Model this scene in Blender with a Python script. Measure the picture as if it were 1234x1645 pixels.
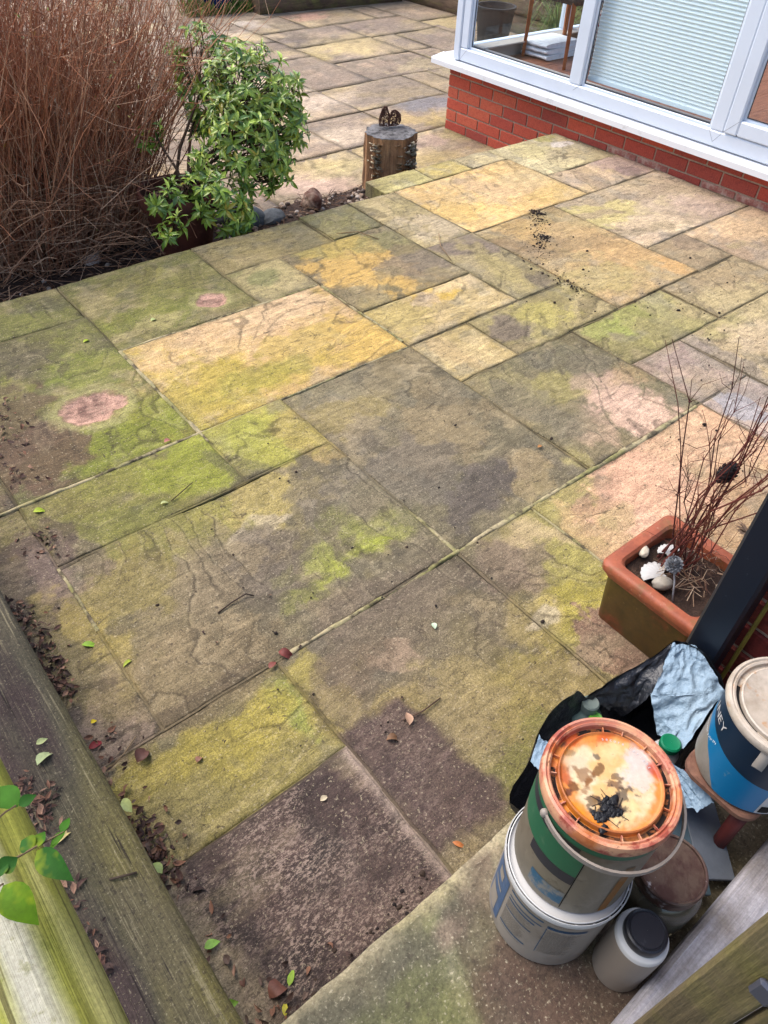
import bpy, math, random
import numpy as np
from mathutils import Vector, Matrix
for o in list(bpy.data.objects): bpy.data.objects.remove(o)
scene = bpy.context.scene
COL = scene.collection
R = math.radians

# ------------------------------------------------------------------ camera
CAMH = 1.56
RV = np.array([0.77673978, -0.62867312, 0.03801884])
UV = np.array([0.41995816, 0.56196347, 0.71262346])
FV = np.array([0.46937241, 0.53755667, -0.70051579])
cam = bpy.data.cameras.new('camera'); co = bpy.data.objects.new('camera', cam); COL.objects.link(co)
cam.sensor_fit = 'HORIZONTAL'; cam.sensor_width = 36; cam.lens = 36 * 1186.4 / 1234
cam.clip_start = .02; cam.clip_end = 500
co.matrix_world = Matrix(((RV[0], UV[0], -FV[0], 0), (RV[1], UV[1], -FV[1], 0), (RV[2], UV[2], -FV[2], CAMH), (0, 0, 0, 1)))
scene.camera = co
scene.render.resolution_x = 768; scene.render.resolution_y = 1024

# ------------------------------------------------------------------ light (bright overcast)
SUN_EL, SUN_AZ = R(58), R(112)      # azimuth measured in plan from +x towards +y
w = bpy.data.worlds.new('World'); scene.world = w; w.use_nodes = True
nt = w.node_tree; bg = nt.nodes['Background']
sky = nt.nodes.new('ShaderNodeTexSky'); sky.sky_type = 'NISHITA'; sky.sun_disc = False
sky.sun_elevation = SUN_EL; sky.sun_rotation = R(90) - SUN_AZ
sky.air_density = 1.0; sky.dust_density = 3.0; sky.ozone_density = .6
nt.links.new(sky.outputs[0], bg.inputs[0]); bg.inputs[1].default_value = .15
sl = bpy.data.lights.new('sun', 'SUN'); sl.energy = 1.2; sl.angle = R(45); sl.color = (1, .975, .94)
so = bpy.data.objects.new('sun', sl); COL.objects.link(so)
d = Vector((math.cos(SUN_EL) * math.cos(SUN_AZ), math.cos(SUN_EL) * math.sin(SUN_AZ), math.sin(SUN_EL)))
so.rotation_euler = d.to_track_quat('Z', 'Y').to_euler(); so.location = (0, 0, 8)
vs = scene.view_settings
vs.view_transform = 'Standard'; vs.look = 'None'; vs.gamma = 1; vs.use_curve_mapping = False
vs.exposure = 1.17
scene.render.engine = 'CYCLES'
scene.cycles.use_adaptive_sampling = True; scene.cycles.adaptive_threshold = .02; scene.cycles.use_denoising = True
scene.cycles.max_bounces = 6; scene.cycles.diffuse_bounces = 3; scene.cycles.glossy_bounces = 3; scene.cycles.transparent_max_bounces = 10

# ------------------------------------------------------------------ helpers
rnd = random.Random(7)
def at(px, py, z=0.0):
    """point at height z that was surveyed at this place of the photograph"""
    dv = FV * 1186.4 + RV * (px - 617) - UV * (py - 822.5)
    t = (z - CAMH) / dv[2]
    return np.array([dv[0] * t, dv[1] * t, z])
def aty(px, py, Y):
    dv = FV * 1186.4 + RV * (px - 617) - UV * (py - 822.5)
    t = Y / dv[1]
    return np.array([dv[0] * t, Y, CAMH + dv[2] * t])
def atx(px, py, X):
    dv = FV * 1186.4 + RV * (px - 617) - UV * (py - 822.5)
    t = X / dv[0]
    return np.array([X, dv[1] * t, CAMH + dv[2] * t])
GAIN = 1.45
def C(r, g, b):
    f = lambda c: (c / 255 / 12.92) if c <= 10 else ((c / 255 + .055) / 1.055) ** 2.4
    return tuple(min(.86, f(c) / GAIN) for c in (r, g, b))
def lerp(a, b, t): return a + (b - a) * t
def sst(a, b, x):
    t = np.clip((x - a) / (b - a), 0, 1); return t * t * (3 - 2 * t)
_P = np.random.RandomState(3).rand(256, 256)
def vnoise(x, y):
    x = np.asarray(x, float); y = np.asarray(y, float)
    xi = np.floor(x).astype(int); yi = np.floor(y).astype(int)
    fx = x - xi; fy = y - yi; fx = fx * fx * (3 - 2 * fx); fy = fy * fy * (3 - 2 * fy)
    g = lambda a, b: _P[a & 255, b & 255]
    return lerp(lerp(g(xi, yi), g(xi + 1, yi), fx), lerp(g(xi, yi + 1), g(xi + 1, yi + 1), fx), fy)
def fbm(x, y, o=4):
    x = np.asarray(x, float); y = np.asarray(y, float)
    s = 0; a = .5; t = 0
    for i in range(o):
        s = s + a * vnoise(x * 2 ** i + 17.3 * i, y * 2 ** i + 9.1 * i); t += a; a *= .5
    return s / t

class MB:
    def __init__(s): s.v = []; s.f = []; s.c = []; s.cc = None; s.mi = []; s.m = 0
    def add(s, vs_, fs):
        n = len(s.v); s.v.extend([tuple(map(float, p)) for p in vs_]); s.f.extend([tuple(i + n for i in q) for q in fs])
        s.mi.extend([s.m] * len(fs))
        if s.cc is not None: s.c.extend([tuple(s.cc)] * len(vs_))
        return n
    def box(s, a, b, bev=0):
        (x0, y0, z0), (x1, y1, z1) = a, b
        if bev <= 0:
            s.add([(x0, y0, z0), (x1, y0, z0), (x1, y1, z0), (x0, y1, z0), (x0, y0, z1), (x1, y0, z1), (x1, y1, z1), (x0, y1, z1)],
                  [(0, 3, 2, 1), (4, 5, 6, 7), (0, 1, 5, 4), (1, 2, 6, 5), (2, 3, 7, 6), (3, 0, 4, 7)])
        else:
            e = bev; V = []; I = {}
            for i, x in enumerate((x0, x1)):
                for j, y in enumerate((y0, y1)):
                    for k, z in enumerate((z0, z1)):
                        sx, sy, sz = (e, -e)[i], (e, -e)[j], (e, -e)[k]
                        I[i, j, k] = len(V); V += [(x, y + sy, z + sz), (x + sx, y, z + sz), (x + sx, y + sy, z)]
            F = []
            q = lambda ax, cs: F.append(tuple(I[c] + ax for c in cs))
            q(0, [(0, 0, 0), (0, 0, 1), (0, 1, 1), (0, 1, 0)]); q(0, [(1, 0, 0), (1, 1, 0), (1, 1, 1), (1, 0, 1)])
            q(1, [(0, 0, 0), (1, 0, 0), (1, 0, 1), (0, 0, 1)]); q(1, [(0, 1, 0), (0, 1, 1), (1, 1, 1), (1, 1, 0)])
            q(2, [(0, 0, 0), (0, 1, 0), (1, 1, 0), (1, 0, 0)]); q(2, [(0, 0, 1), (1, 0, 1), (1, 1, 1), (0, 1, 1)])
            for a_, b_ in ((0, 1), (1, 0)): pass
            for j in (0, 1):
                for k in (0, 1):   # edges along x
                    A, B = I[0, j, k], I[1, j, k]; F.append((A + 1, B + 1, B + 2, A + 2) if (j == k) else (A + 2, B + 2, B + 1, A + 1))
            for i in (0, 1):
                for k in (0, 1):
                    A, B = I[i, 0, k], I[i, 1, k]; F.append((A + 2, B + 2, B + 0, A + 0) if (i == k) else (A + 0, B + 0, B + 2, A + 2))
            for i in (0, 1):
                for j in (0, 1):
                    A, B = I[i, j, 0], I[i, j, 1]; F.append((A + 0, B + 0, B + 1, A + 1) if (i == j) else (A + 1, B + 1, B + 0, A + 0))
            for key, A in I.items(): F.append((A, A + 1, A + 2))
            s.add(V, F)
        return s
    def tube(s, pts, rad, n=6, cap=True):
        P = [np.array(p, float) for p in pts]; m = len(P)
        if not hasattr(rad, '__len__'): rad = [rad] * m
        T = [P[min(i + 1, m - 1)] - P[max(i - 1, 0)] for i in range(m)]
        T = [t / (np.linalg.norm(t) + 1e-12) for t in T]
        u = np.cross(T[0], (0, 0, 1)); 
        if np.linalg.norm(u) < .05: u = np.cross(T[0], (1, 0, 0))
        u /= np.linalg.norm(u); V = []
        for i in range(m):
            u = u - T[i] * (u @ T[i]); u /= (np.linalg.norm(u) + 1e-12); v = np.cross(T[i], u)
            for k in range(n):
                a = 2 * math.pi * k / n; V.append(P[i] + rad[i] * (u * math.cos(a) + v * math.sin(a)))
        F = [(i * n + k, i * n + (k + 1) % n, (i + 1) * n + (k + 1) % n, (i + 1) * n + k) for i in range(m - 1) for k in range(n)]
        if cap: F.append(tuple(range(n - 1, -1, -1))); F.append(tuple((m - 1) * n + k for k in range(n)))
        s.add(V, F); return s
    def lathe(s, prof, n=48, cx=0, cy=0, a0=0, a1=2 * math.pi):
        full = abs(a1 - a0 - 2 * math.pi) < 1e-6; N = n if full else n + 1
        V = []
        for r_, z in prof:
            for k in range(N):
                a = a0 + (a1 - a0) * k / n; V.append((cx + r_ * math.cos(a), cy + r_ * math.sin(a), z))
        F = []
        for i in range(len(prof) - 1):
            for k in range(n):
                k2 = (k + 1) % N; F.append((i * N + k, i * N + k2, (i + 1) * N + k2, (i + 1) * N + k))
        s.add(V, F); return s
    def grid(s, P):
        n, m = len(P), len(P[0])
        s.add([p for row in P for p in row], [(i * m + j, i * m + j + 1, (i + 1) * m + j + 1, (i + 1) * m + j) for i in range(n - 1) for j in range(m - 1)])
        return s
    def blob(s, c, r, seed=0, amp=.25, sub=2, fr=1.5):
        V, F = ICO[sub]
        rs = np.random.RandomState(seed); off = rs.rand(3) * 50
        V = V.copy()
        n = fbm(V[:, 0] * fr + off[0] + V[:, 2] * .7, V[:, 1] * fr + off[1] + V[:, 2] * fr, 3) - .5
        V = V * (1 + amp * 2 * n)[:, None]
        s.add(V * np.array(r) + np.array(c), F); return s
    def rot(s, m3, start=0):
        for i in range(start, len(s.v)): s.v[i] = tuple(m3 @ Vector(s.v[i]))
        return s
    def build(s, name, mat, parent=None, smooth=False, loc=None):
        me = bpy.data.meshes.new(name); me.from_pydata(s.v, [], s.f); me.update()
        for m_ in (mat if isinstance(mat, (list, tuple)) else [mat]): me.materials.append(m_)
        if isinstance(mat, (list, tuple)): me.polygons.foreach_set('material_index', s.mi)
        if s.c and len(s.c) == len(s.v):
            a = me.attributes.new('Col', 'FLOAT_COLOR', 'POINT')
            a.data.foreach_set('color', np.hstack([np.array(s.c, float), np.ones((len(s.c), 1))]).ravel())
        if smooth:
            me.polygons.foreach_set('use_smooth', [True] * len(me.polygons))
            if smooth == 'auto':
                try: me.set_sharp_from_angle(angle=R(35))
                except Exception: pass
        o = bpy.data.objects.new(name, me); COL.objects.link(o)
        if parent is not None: o.parent = parent
        if loc is not None: o.location = loc
        return o
def _ico():
    t = (1 + 5 ** .5) / 2
    V = [(-1, t, 0), (1, t, 0), (-1, -t, 0), (1, -t, 0), (0, -1, t), (0, 1, t), (0, -1, -t), (0, 1, -t), (t, 0, -1), (t, 0, 1), (-t, 0, -1), (-t, 0, 1)]
    F = [(0, 11, 5), (0, 5, 1), (0, 1, 7), (0, 7, 10), (0, 10, 11), (1, 5, 9), (5, 11, 4), (11, 10, 2), (10, 7, 6), (7, 1, 8), (3, 9, 4), (3, 4, 2), (3, 2, 6), (3, 6, 8), (3, 8, 9), (4, 9, 5), (2, 4, 11), (6, 2, 10), (8, 6, 7), (9, 8, 1)]
    V = [np.array(v) / np.linalg.norm(v) for v in V]; out = [(np.array(V), F)]
    for _ in range(4):
        c = {}; F2 = []; V = list(V)
        def mid(a, b):
            k = (min(a, b), max(a, b))
            if k not in c:
                p = V[a] + V[b]; V.append(p / np.linalg.norm(p)); c[k] = len(V) - 1
            return c[k]
        for a, b, d_ in F:
            x, y, z = mid(a, b), mid(b, d_), mid(d_, a); F2 += [(a, x, z), (b, y, x), (d_, z, y), (x, y, z)]
        F = F2; out.append((np.array(V), F))
    return out
ICO = _ico()
def tag(o, label=None, cat=None, group=None, kind=None):
    if label: o['label'] = label
    if cat: o['category'] = cat
    if group: o['group'] = group
    if kind: o['kind'] = kind
    return o
def thing(name, loc, label, cat, group=None, rz=0):
    o = bpy.data.objects.new(name, None); COL.objects.link(o); o.location = loc; o.rotation_euler = (0, 0, rz); o.empty_display_size = .05
    return tag(o, label, cat, group)

# ------------------------------------------------------------------ materials
def mat(name, col=None, rough=.8, over=(), bump=(), spec=.3, metal=0, attr=False, val=(), trans=0, coords='Object', sheen=0, stretch=None, alpha=None):
    """col: base colour or None for the 'Col' attribute; over: (scale, colour, lo, hi, detail, amount[, stretch]) noise patches;
    val: (scale, amount) brightness grain; bump: (scale, strength, distance[, stretch])"""
    m = bpy.data.materials.new(name); m.use_nodes = True; t = m.node_tree; N = t.nodes; L = t.links
    b = N['Principled BSDF']; b.inputs['Roughness'].default_value = rough; b.inputs['Metallic'].default_value = metal
    b.inputs['Specular IOR Level'].default_value = spec
    tc = N.new('ShaderNodeTexCoord').outputs[coords]
    def vec(st):
        if st is None: return tc
        mp = N.new('ShaderNodeMapping'); mp.inputs['Scale'].default_value = st; L.new(tc, mp.inputs[0]); return mp.outputs[0]
    def noise(sc, det=5, rg=.6, st=None, dist=0):
        n = N.new('ShaderNodeTexNoise'); n.inputs['Scale'].default_value = sc; n.inputs['Detail'].default_value = det
        n.inputs['Roughness'].default_value = rg; n.inputs['Distortion'].default_value = dist; L.new(vec(st), n.inputs['Vector']); return n.outputs['Fac']
    if attr:
        a = N.new('ShaderNodeAttribute'); a.attribute_name = 'Col'; cur = a.outputs['Color']
    else:
        rgb = N.new('ShaderNodeRGB'); rgb.outputs[0].default_value = (*col, 1); cur = rgb.outputs[0]
    for ov in over:
        sc, c2, lo, hi, det, amt = ov[:6]; st = ov[6] if len(ov) > 6 else None
        mr = N.new('ShaderNodeMapRange'); mr.inputs[1].default_value = lo; mr.inputs[2].default_value = hi; mr.inputs[4].default_value = amt
        L.new(noise(sc, det, .65, st), mr.inputs[0])
        mx = N.new('ShaderNodeMix'); mx.data_type = 'RGBA'; L.new(mr.outputs[0], mx.inputs[0]); L.new(cur, mx.inputs[6]); mx.inputs[7].default_value = (*c2, 1)
        cur = mx.outputs[2]
    for vl in val:
        sc, amt = vl[:2]; st = vl[2] if len(vl) > 2 else None
        mr = N.new('ShaderNodeMapRange'); mr.inputs[1].default_value = .3; mr.inputs[2].default_value = .7; mr.inputs[3].default_value = 1 - amt; mr.inputs[4].default_value = 1 + amt
        L.new(noise(sc, 6, .7, st), mr.inputs[0])
        sm = N.new('ShaderNodeVectorMath'); sm.operation = 'SCALE'; L.new(cur, sm.inputs[0]); L.new(mr.outputs[0], sm.inputs['Scale']); cur = sm.outputs[0]
    L.new(cur, b.inputs['Base Color'])
    prev = None
    for bp in bump:
        sc, stg, dist = bp[:3]; st = bp[3] if len(bp) > 3 else None
        bn = N.new('ShaderNodeBump'); bn.inputs['Strength'].default_value = stg; bn.inputs['Distance'].default_value = dist
        L.new(noise(sc, 6, .65, st), bn.inputs['Height'])
        if prev: L.new(prev, bn.inputs['Normal'])
        prev = bn.outputs[0]
    if prev: L.new(prev, b.inputs['Normal'])
    if trans: b.inputs['Transmission Weight'].default_value = trans
    return m

def slab_material(speck=False):
    m = bpy.data.materials.new('riven_sandstone'); m.use_nodes = True; t = m.node_tree; N = t.nodes; L = t.links
    b = N['Principled BSDF']; b.inputs['Specular IOR Level'].default_value = .25
    tc = N.new('ShaderNodeTexCoord').outputs['Object']
    a = N.new('ShaderNodeAttribute'); a.attribute_name = 'Col'; cur = a.outputs['Color']
    sp = N.new('ShaderNodeAttribute'); sp.attribute_name = 'speck'
    oi = N.new('ShaderNodeObjectInfo'); rm = N.new('ShaderNodeMath'); rm.operation = 'MULTIPLY'; rm.inputs[1].default_value = 3.14; L.new(oi.outputs['Random'], rm.inputs[0]); rc_ = N.new('ShaderNodeCombineXYZ'); L.new(rm.outputs[0], rc_.inputs[2]); rotv = rc_.outputs[0]
    def noise(sc, det=5, rg=.6, dist=0, st=None):
        n = N.new('ShaderNodeTexNoise'); n.inputs['Scale'].default_value = sc; n.inputs['Detail'].default_value = det
        n.inputs['Roughness'].default_value = rg; n.inputs['Distortion'].default_value = dist
        if st:
            mp = N.new('ShaderNodeMapping'); mp.inputs['Scale'].default_value = st; L.new(rotv, mp.inputs['Rotation']); L.new(tc, mp.inputs[0]); L.new(mp.outputs[0], n.inputs['Vector'])
        else: L.new(tc, n.inputs['Vector'])
        return n.outputs['Fac']
    def mr(x, a0, a1, b0, b1):
        n = N.new('ShaderNodeMapRange'); n.inputs[1].default_value = a0; n.inputs[2].default_value = a1; n.inputs[3].default_value = b0; n.inputs[4].default_value = b1
        L.new(x, n.inputs[0]); return n.outputs[0]
    def math_(op, x, y=None, v=0):
        n = N.new('ShaderNodeMath'); n.operation = op; L.new(x, n.inputs[0])
        if y is not None: L.new(y, n.inputs[1])
        else: n.inputs[1].default_value = v
        return n.outputs[0]
    def scale(c, f):
        n = N.new('ShaderNodeVectorMath'); n.operation = 'SCALE'; L.new(c, n.inputs[0]); L.new(f, n.inputs['Scale']); return n.outputs[0]
    def mix(f, c, c2):
        n = N.new('ShaderNodeMix'); n.data_type = 'RGBA'; L.new(f, n.inputs[0]); L.new(c, n.inputs[6]); n.inputs[7].default_value = (*c2, 1); return n.outputs[2]
    n_mid = noise(24, 6, .78, .3); n_f = noise(270, 3, .9); n_str = noise(13, 5, .75, .8, (1, 5, 1))
    cur = scale(cur, mr(n_mid, .34, .66, .76, 1.22))
    cur = scale(cur, mr(n_f, .38, .62, .56, 1.46))
    cur = scale(cur, mr(n_str, .35, .65, .70, 1.26))
    # pale wiggly lichen/snail lines
    sq = noise(17, 2, .55, 2.0); e = math_('ABSOLUTE', math_('SUBTRACT', sq, None, .5))
    gate = mr(noise(3.2, 1, .6), .46, .62, 0, 1)
    bw = N.new('ShaderNodeRGBToBW'); L.new(a.outputs['Color'], bw.inputs[0])
    line = math_('MULTIPLY', math_('MULTIPLY', mr(e, .0, .014, .55, 0), gate), mr(bw.outputs[0], .06, .34, .02, 1))
    cur = mix(line, cur, C(235, 215, 170))
    # dark lamination cracks
    cr = noise(4.2, 3, .6, .8, (1, 2.2, 1)); e2 = math_('ABSOLUTE', math_('SUBTRACT', cr, None, .52))
    gate2 = mr(noise(2.1, 0, .5), .44, .54, 0, 1)
    crack = math_('MULTIPLY', mr(e2, 0, .0045, .85, 0), gate2)
    cq = noise(7.5, 3, .62, 1.1, (1, 1.7, 1)); e3 = math_('ABSOLUTE', math_('SUBTRACT', cq, None, .47))
    crack = math_('MAXIMUM', crack, math_('MULTIPLY', mr(e3, 0, .005, .55, 0), mr(noise(2.9, 0, .5), .48, .56, 0, 1)))
    cur = mix(crack, cur, C(70, 58, 45))
    pl_ = mr(noise(150, 2, .7), .62, .68, 0, .38); cur = mix(pl_, cur, C(226, 208, 172))
    # tiny dark crumbs
    cr2 = mr(noise(85, 1, .5), .70, .74, 0, .7); cur = mix(cr2, cur, C(75, 62, 52))
    # mottled pale speckle on the dirty slabs
    if speck:
        pat = math_('MULTIPLY', mr(noise(95, 5, .82, .2, (1, 2.0, 1)), .50, .58, 0, .95), mr(noise(6, 3, .6), .38, .60, .1, 1))
        cur = mix(math_('MULTIPLY', pat, sp.outputs['Fac']), cur, C(176, 152, 134))
    L.new(cur, b.inputs['Base Color'])
    b.inputs['Roughness'].default_value = .82
    hs = math_('ADD', math_('MULTIPLY', n_mid, None, .5), math_('MULTIPLY', n_f, None, .25)); hs = math_('ADD', hs, math_('MULTIPLY', n_str, None, .8))
    hs = math_('ADD', hs, math_('MULTIPLY', crack, None, -.8))
    bn = N.new('ShaderNodeBump'); bn.inputs['Strength'].default_value = .45; bn.inputs['Distance'].default_value = .0032
    L.new(hs, bn.inputs['Height']); L.new(bn.outputs[0], b.inputs['Normal'])
    return m
M_SLAB = slab_material(); M_SLAB_DIRTY = slab_material(True)
M_MORTAR = mat('old_mortar', C(140, 128, 100), .9, over=[(9, C(120, 125, 60), .45, .65, 5, .6), (14, C(88, 76, 62), .5, .66, 5, .8)], val=[(90, .3)], bump=[(120, .6, .004)])
M_PALE_MORTAR = mat('pale_mortar', C(190, 174, 134), .9, over=[(7, C(138, 136, 74), .44, .58, 5, .75), (18, C(88, 76, 60), .50, .60, 5, .9)], val=[(110, .25)], bump=[(130, .7, .004)])
M_CONC = mat('mossy_concrete', attr=True, rough=.9, over=[(150, C(206, 194, 164), .58, .66, 4, .55), (48, C(74, 62, 52), .56, .68, 6, .6)], val=[(40, .25), (170, .4)], bump=[(90, .7, .006), (300, .4, .002)])
M_SOIL = mat('dark_soil', C(74, 56, 46), .95, over=[(25, C(120, 92, 75), .5, .7, 6, .7)], val=[(110, .5)], bump=[(40, 1, .02), (200, .6, .006)])
def wood(name, c, c2, c3=None, st=(14, 1, 14), rough=.85, extra=(), v=.3):
    ov = [(2.2, c2, .42, .62, 6, .8, st)]
    if c3: ov.append((1.6, c3, .46, .66, 6, .85, (3, 1, 3)))
    return mat(name, c, rough, over=list(ov) + list(extra), val=[(9, v, st), (160, .2)], bump=[(7, .8, .006, st), (150, .3, .002)])

# ------------------------------------------------------------------ ground under everything
g = MB(); g.grid([[(x, y, -.36) for x in (-60, -4, 4, 12, 60)] for y in (-60, -4, 4, 14, 60)])
tag(g.build('ground', M_SOIL), kind='structure', label='bare soil under and around the paved garden')

# ------------------------------------------------------------------ upper patio: slabs one by one
patio = MB(); XS = np.linspace(-.4, 4.17, 60); YS = np.linspace(-.2, 3.085, 44)
patio.grid([[(x, y, -.024) for x in XS] for y in YS])
patio.add([(-.4, 3.085, -.024), (4.17, 3.085, -.024), (4.17, 3.08, -.34), (-.4, 3.08, -.34)], [(0, 1, 2, 3)])
patio = patio.build('patio', M_MORTAR, smooth=True); tag(patio, 'raised sandstone patio stained green and yellow', kind='structure')
# each entry: x0, x1, y0, y1, first colour, second colour, speckle
SL = [
 (.79, 1.71, 1.86, 2.47, (214, 172, 104), (198, 166, 72), 0),
 (.19, .79, 1.86, 2.78, (128, 126, 52), (112, 114, 40), 0),
 (-.36, .19, 1.86, 2.78, (118, 108, 58), (96, 80, 62), .2),
 (-.36, .79, 2.78, 3.09, (132, 124, 70), (118, 114, 60), 0),
 (.79, 1.42, 2.47, 3.09, (138, 130, 66), (126, 124, 62), 0),
 (1.42, 1.71, 2.47, 2.78, (172, 156, 100), (140, 132, 78), 0),
 (1.42, 2.02, 2.78, 3.09, (158, 142, 88), (146, 130, 84), 0),
 (2.02, 2.33, 2.78, 3.09, (166, 150, 92), (150, 140, 80), 0),
 (1.71, 2.33, 2.165, 2.78, (150, 132, 86), (132, 116, 84), 0),
 (2.33, 2.64, 2.47, 3.09, (172, 154, 102), (188, 166, 112), 0),
 (2.64, 3.53, 2.47, 3.09, (222, 180, 108), (212, 176, 112), 0),
 (2.59, 2.95, 3.09, 3.275, (192, 178, 108), (180, 166, 96), 0),
 (2.95, 3.25, 3.09, 3.275, (204, 180, 98), (192, 172, 100), 0),
 (3.25, 3.53, 3.09, 3.275, (200, 180, 128), (186, 170, 126), 0),
 (3.53, 4.165, 2.78, 3.275, (216, 200, 150), (204, 186, 132), 0),
 (3.53, 4.165, 2.47, 2.78, (216, 184, 132), (196, 168, 136), 0),
 (3.235, 4.165, 1.86, 2.47, (208, 182, 142), (196, 170, 138), 0),
 (2.64, 3.235, 1.56, 2.47, (190, 156, 102), (178, 152, 98), 0),
 (2.33, 2.64, 1.86, 2.47, (158, 142, 98), (176, 158, 104), 0),
 (1.71, 2.33, 1.86, 2.165, (212, 182, 122), (200, 172, 108), 0),
 (1.71, 2.02, 1.56, 1.86, (208, 180, 116), (198, 170, 102), 0),
 (2.02, 2.64, 1.56, 1.86, (172, 156, 94), (160, 142, 92), 0),
 (2.33, 2.93, 1.255, 1.56, (166, 156, 86), (158, 146, 88), 0),
 (2.93, 3.53, 1.255, 1.56, (186, 160, 112), (172, 150, 108), 0),
 (3.235, 3.53, 1.56, 1.86, (176, 150, 110), (166, 148, 112), 0),
 (3.53, 4.165, 1.255, 1.86, (212, 178, 134), (196, 164, 128), 0),
 (1.71, 2.33, .945, 1.56, (148, 130, 88), (128, 118, 84), 0),
 (1.11, 1.71, .945, 1.86, (128, 116, 88), (116, 104, 82), 0),
 (2.33, 2.64, .945, 1.255, (192, 162, 142), (172, 148, 128), 0),
 (2.64, 3.53, .64, 1.255, (198, 172, 124), (186, 164, 116), 0),
 (3.53, 4.165, .64, 1.255, (200, 170, 130), (186, 164, 126), 0),
 (2.33, 2.64, .33, .945, (196, 170, 150), (180, 160, 146), 0),
 (2.64, 4.165, .03, .64, (196, 168, 126), (186, 164, 116), 0),
 (1.42, 2.33, .33, .945, (228, 178, 134), (216, 168, 118), 0),
 (1.42, 2.64, .03, .33, (200, 160, 120), (170, 150, 110), 0),
 (1.11, 1.42, .29, .945, (154, 136, 78), (142, 126, 72), .1),
 (.50, 1.11, .29, .945, (118, 104, 78), (124, 108, 72), .15),
 (.19, .79, 1.56, 1.86, (138, 134, 52), (128, 120, 58), 0),
 (.79, 1.11, 1.56, 1.86, (168, 154, 72), (148, 138, 68), 0),
 (.19, 1.11, .945, 1.56, (132, 118, 74), (114, 102, 74), .1),
 (-.36, .19, .945, 1.86, (122, 106, 72), (98, 82, 68), .3),
 (-.36, .50, .655, .945, (150, 136, 70), (136, 120, 70), .1),
 (-.36, .50, .05, .655, (76, 59, 53), (62, 48, 45), 1),
]
def mute(c, k=.16): m_ = sum(c) / 3; return tuple(min(250, (v + (m_ - v) * k) * f_) for v, f_ in zip(c, (1.03, 1.015, 1.0)))
def S(px, py, rx, ry, ang, col, st=.8, soft=.5, warp=.9, fr=7, z=0): p = at(px, py, z); return (p[0], p[1], rx, ry, R(ang), C(*mute(col)), st, soft, warp, fr)
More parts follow.
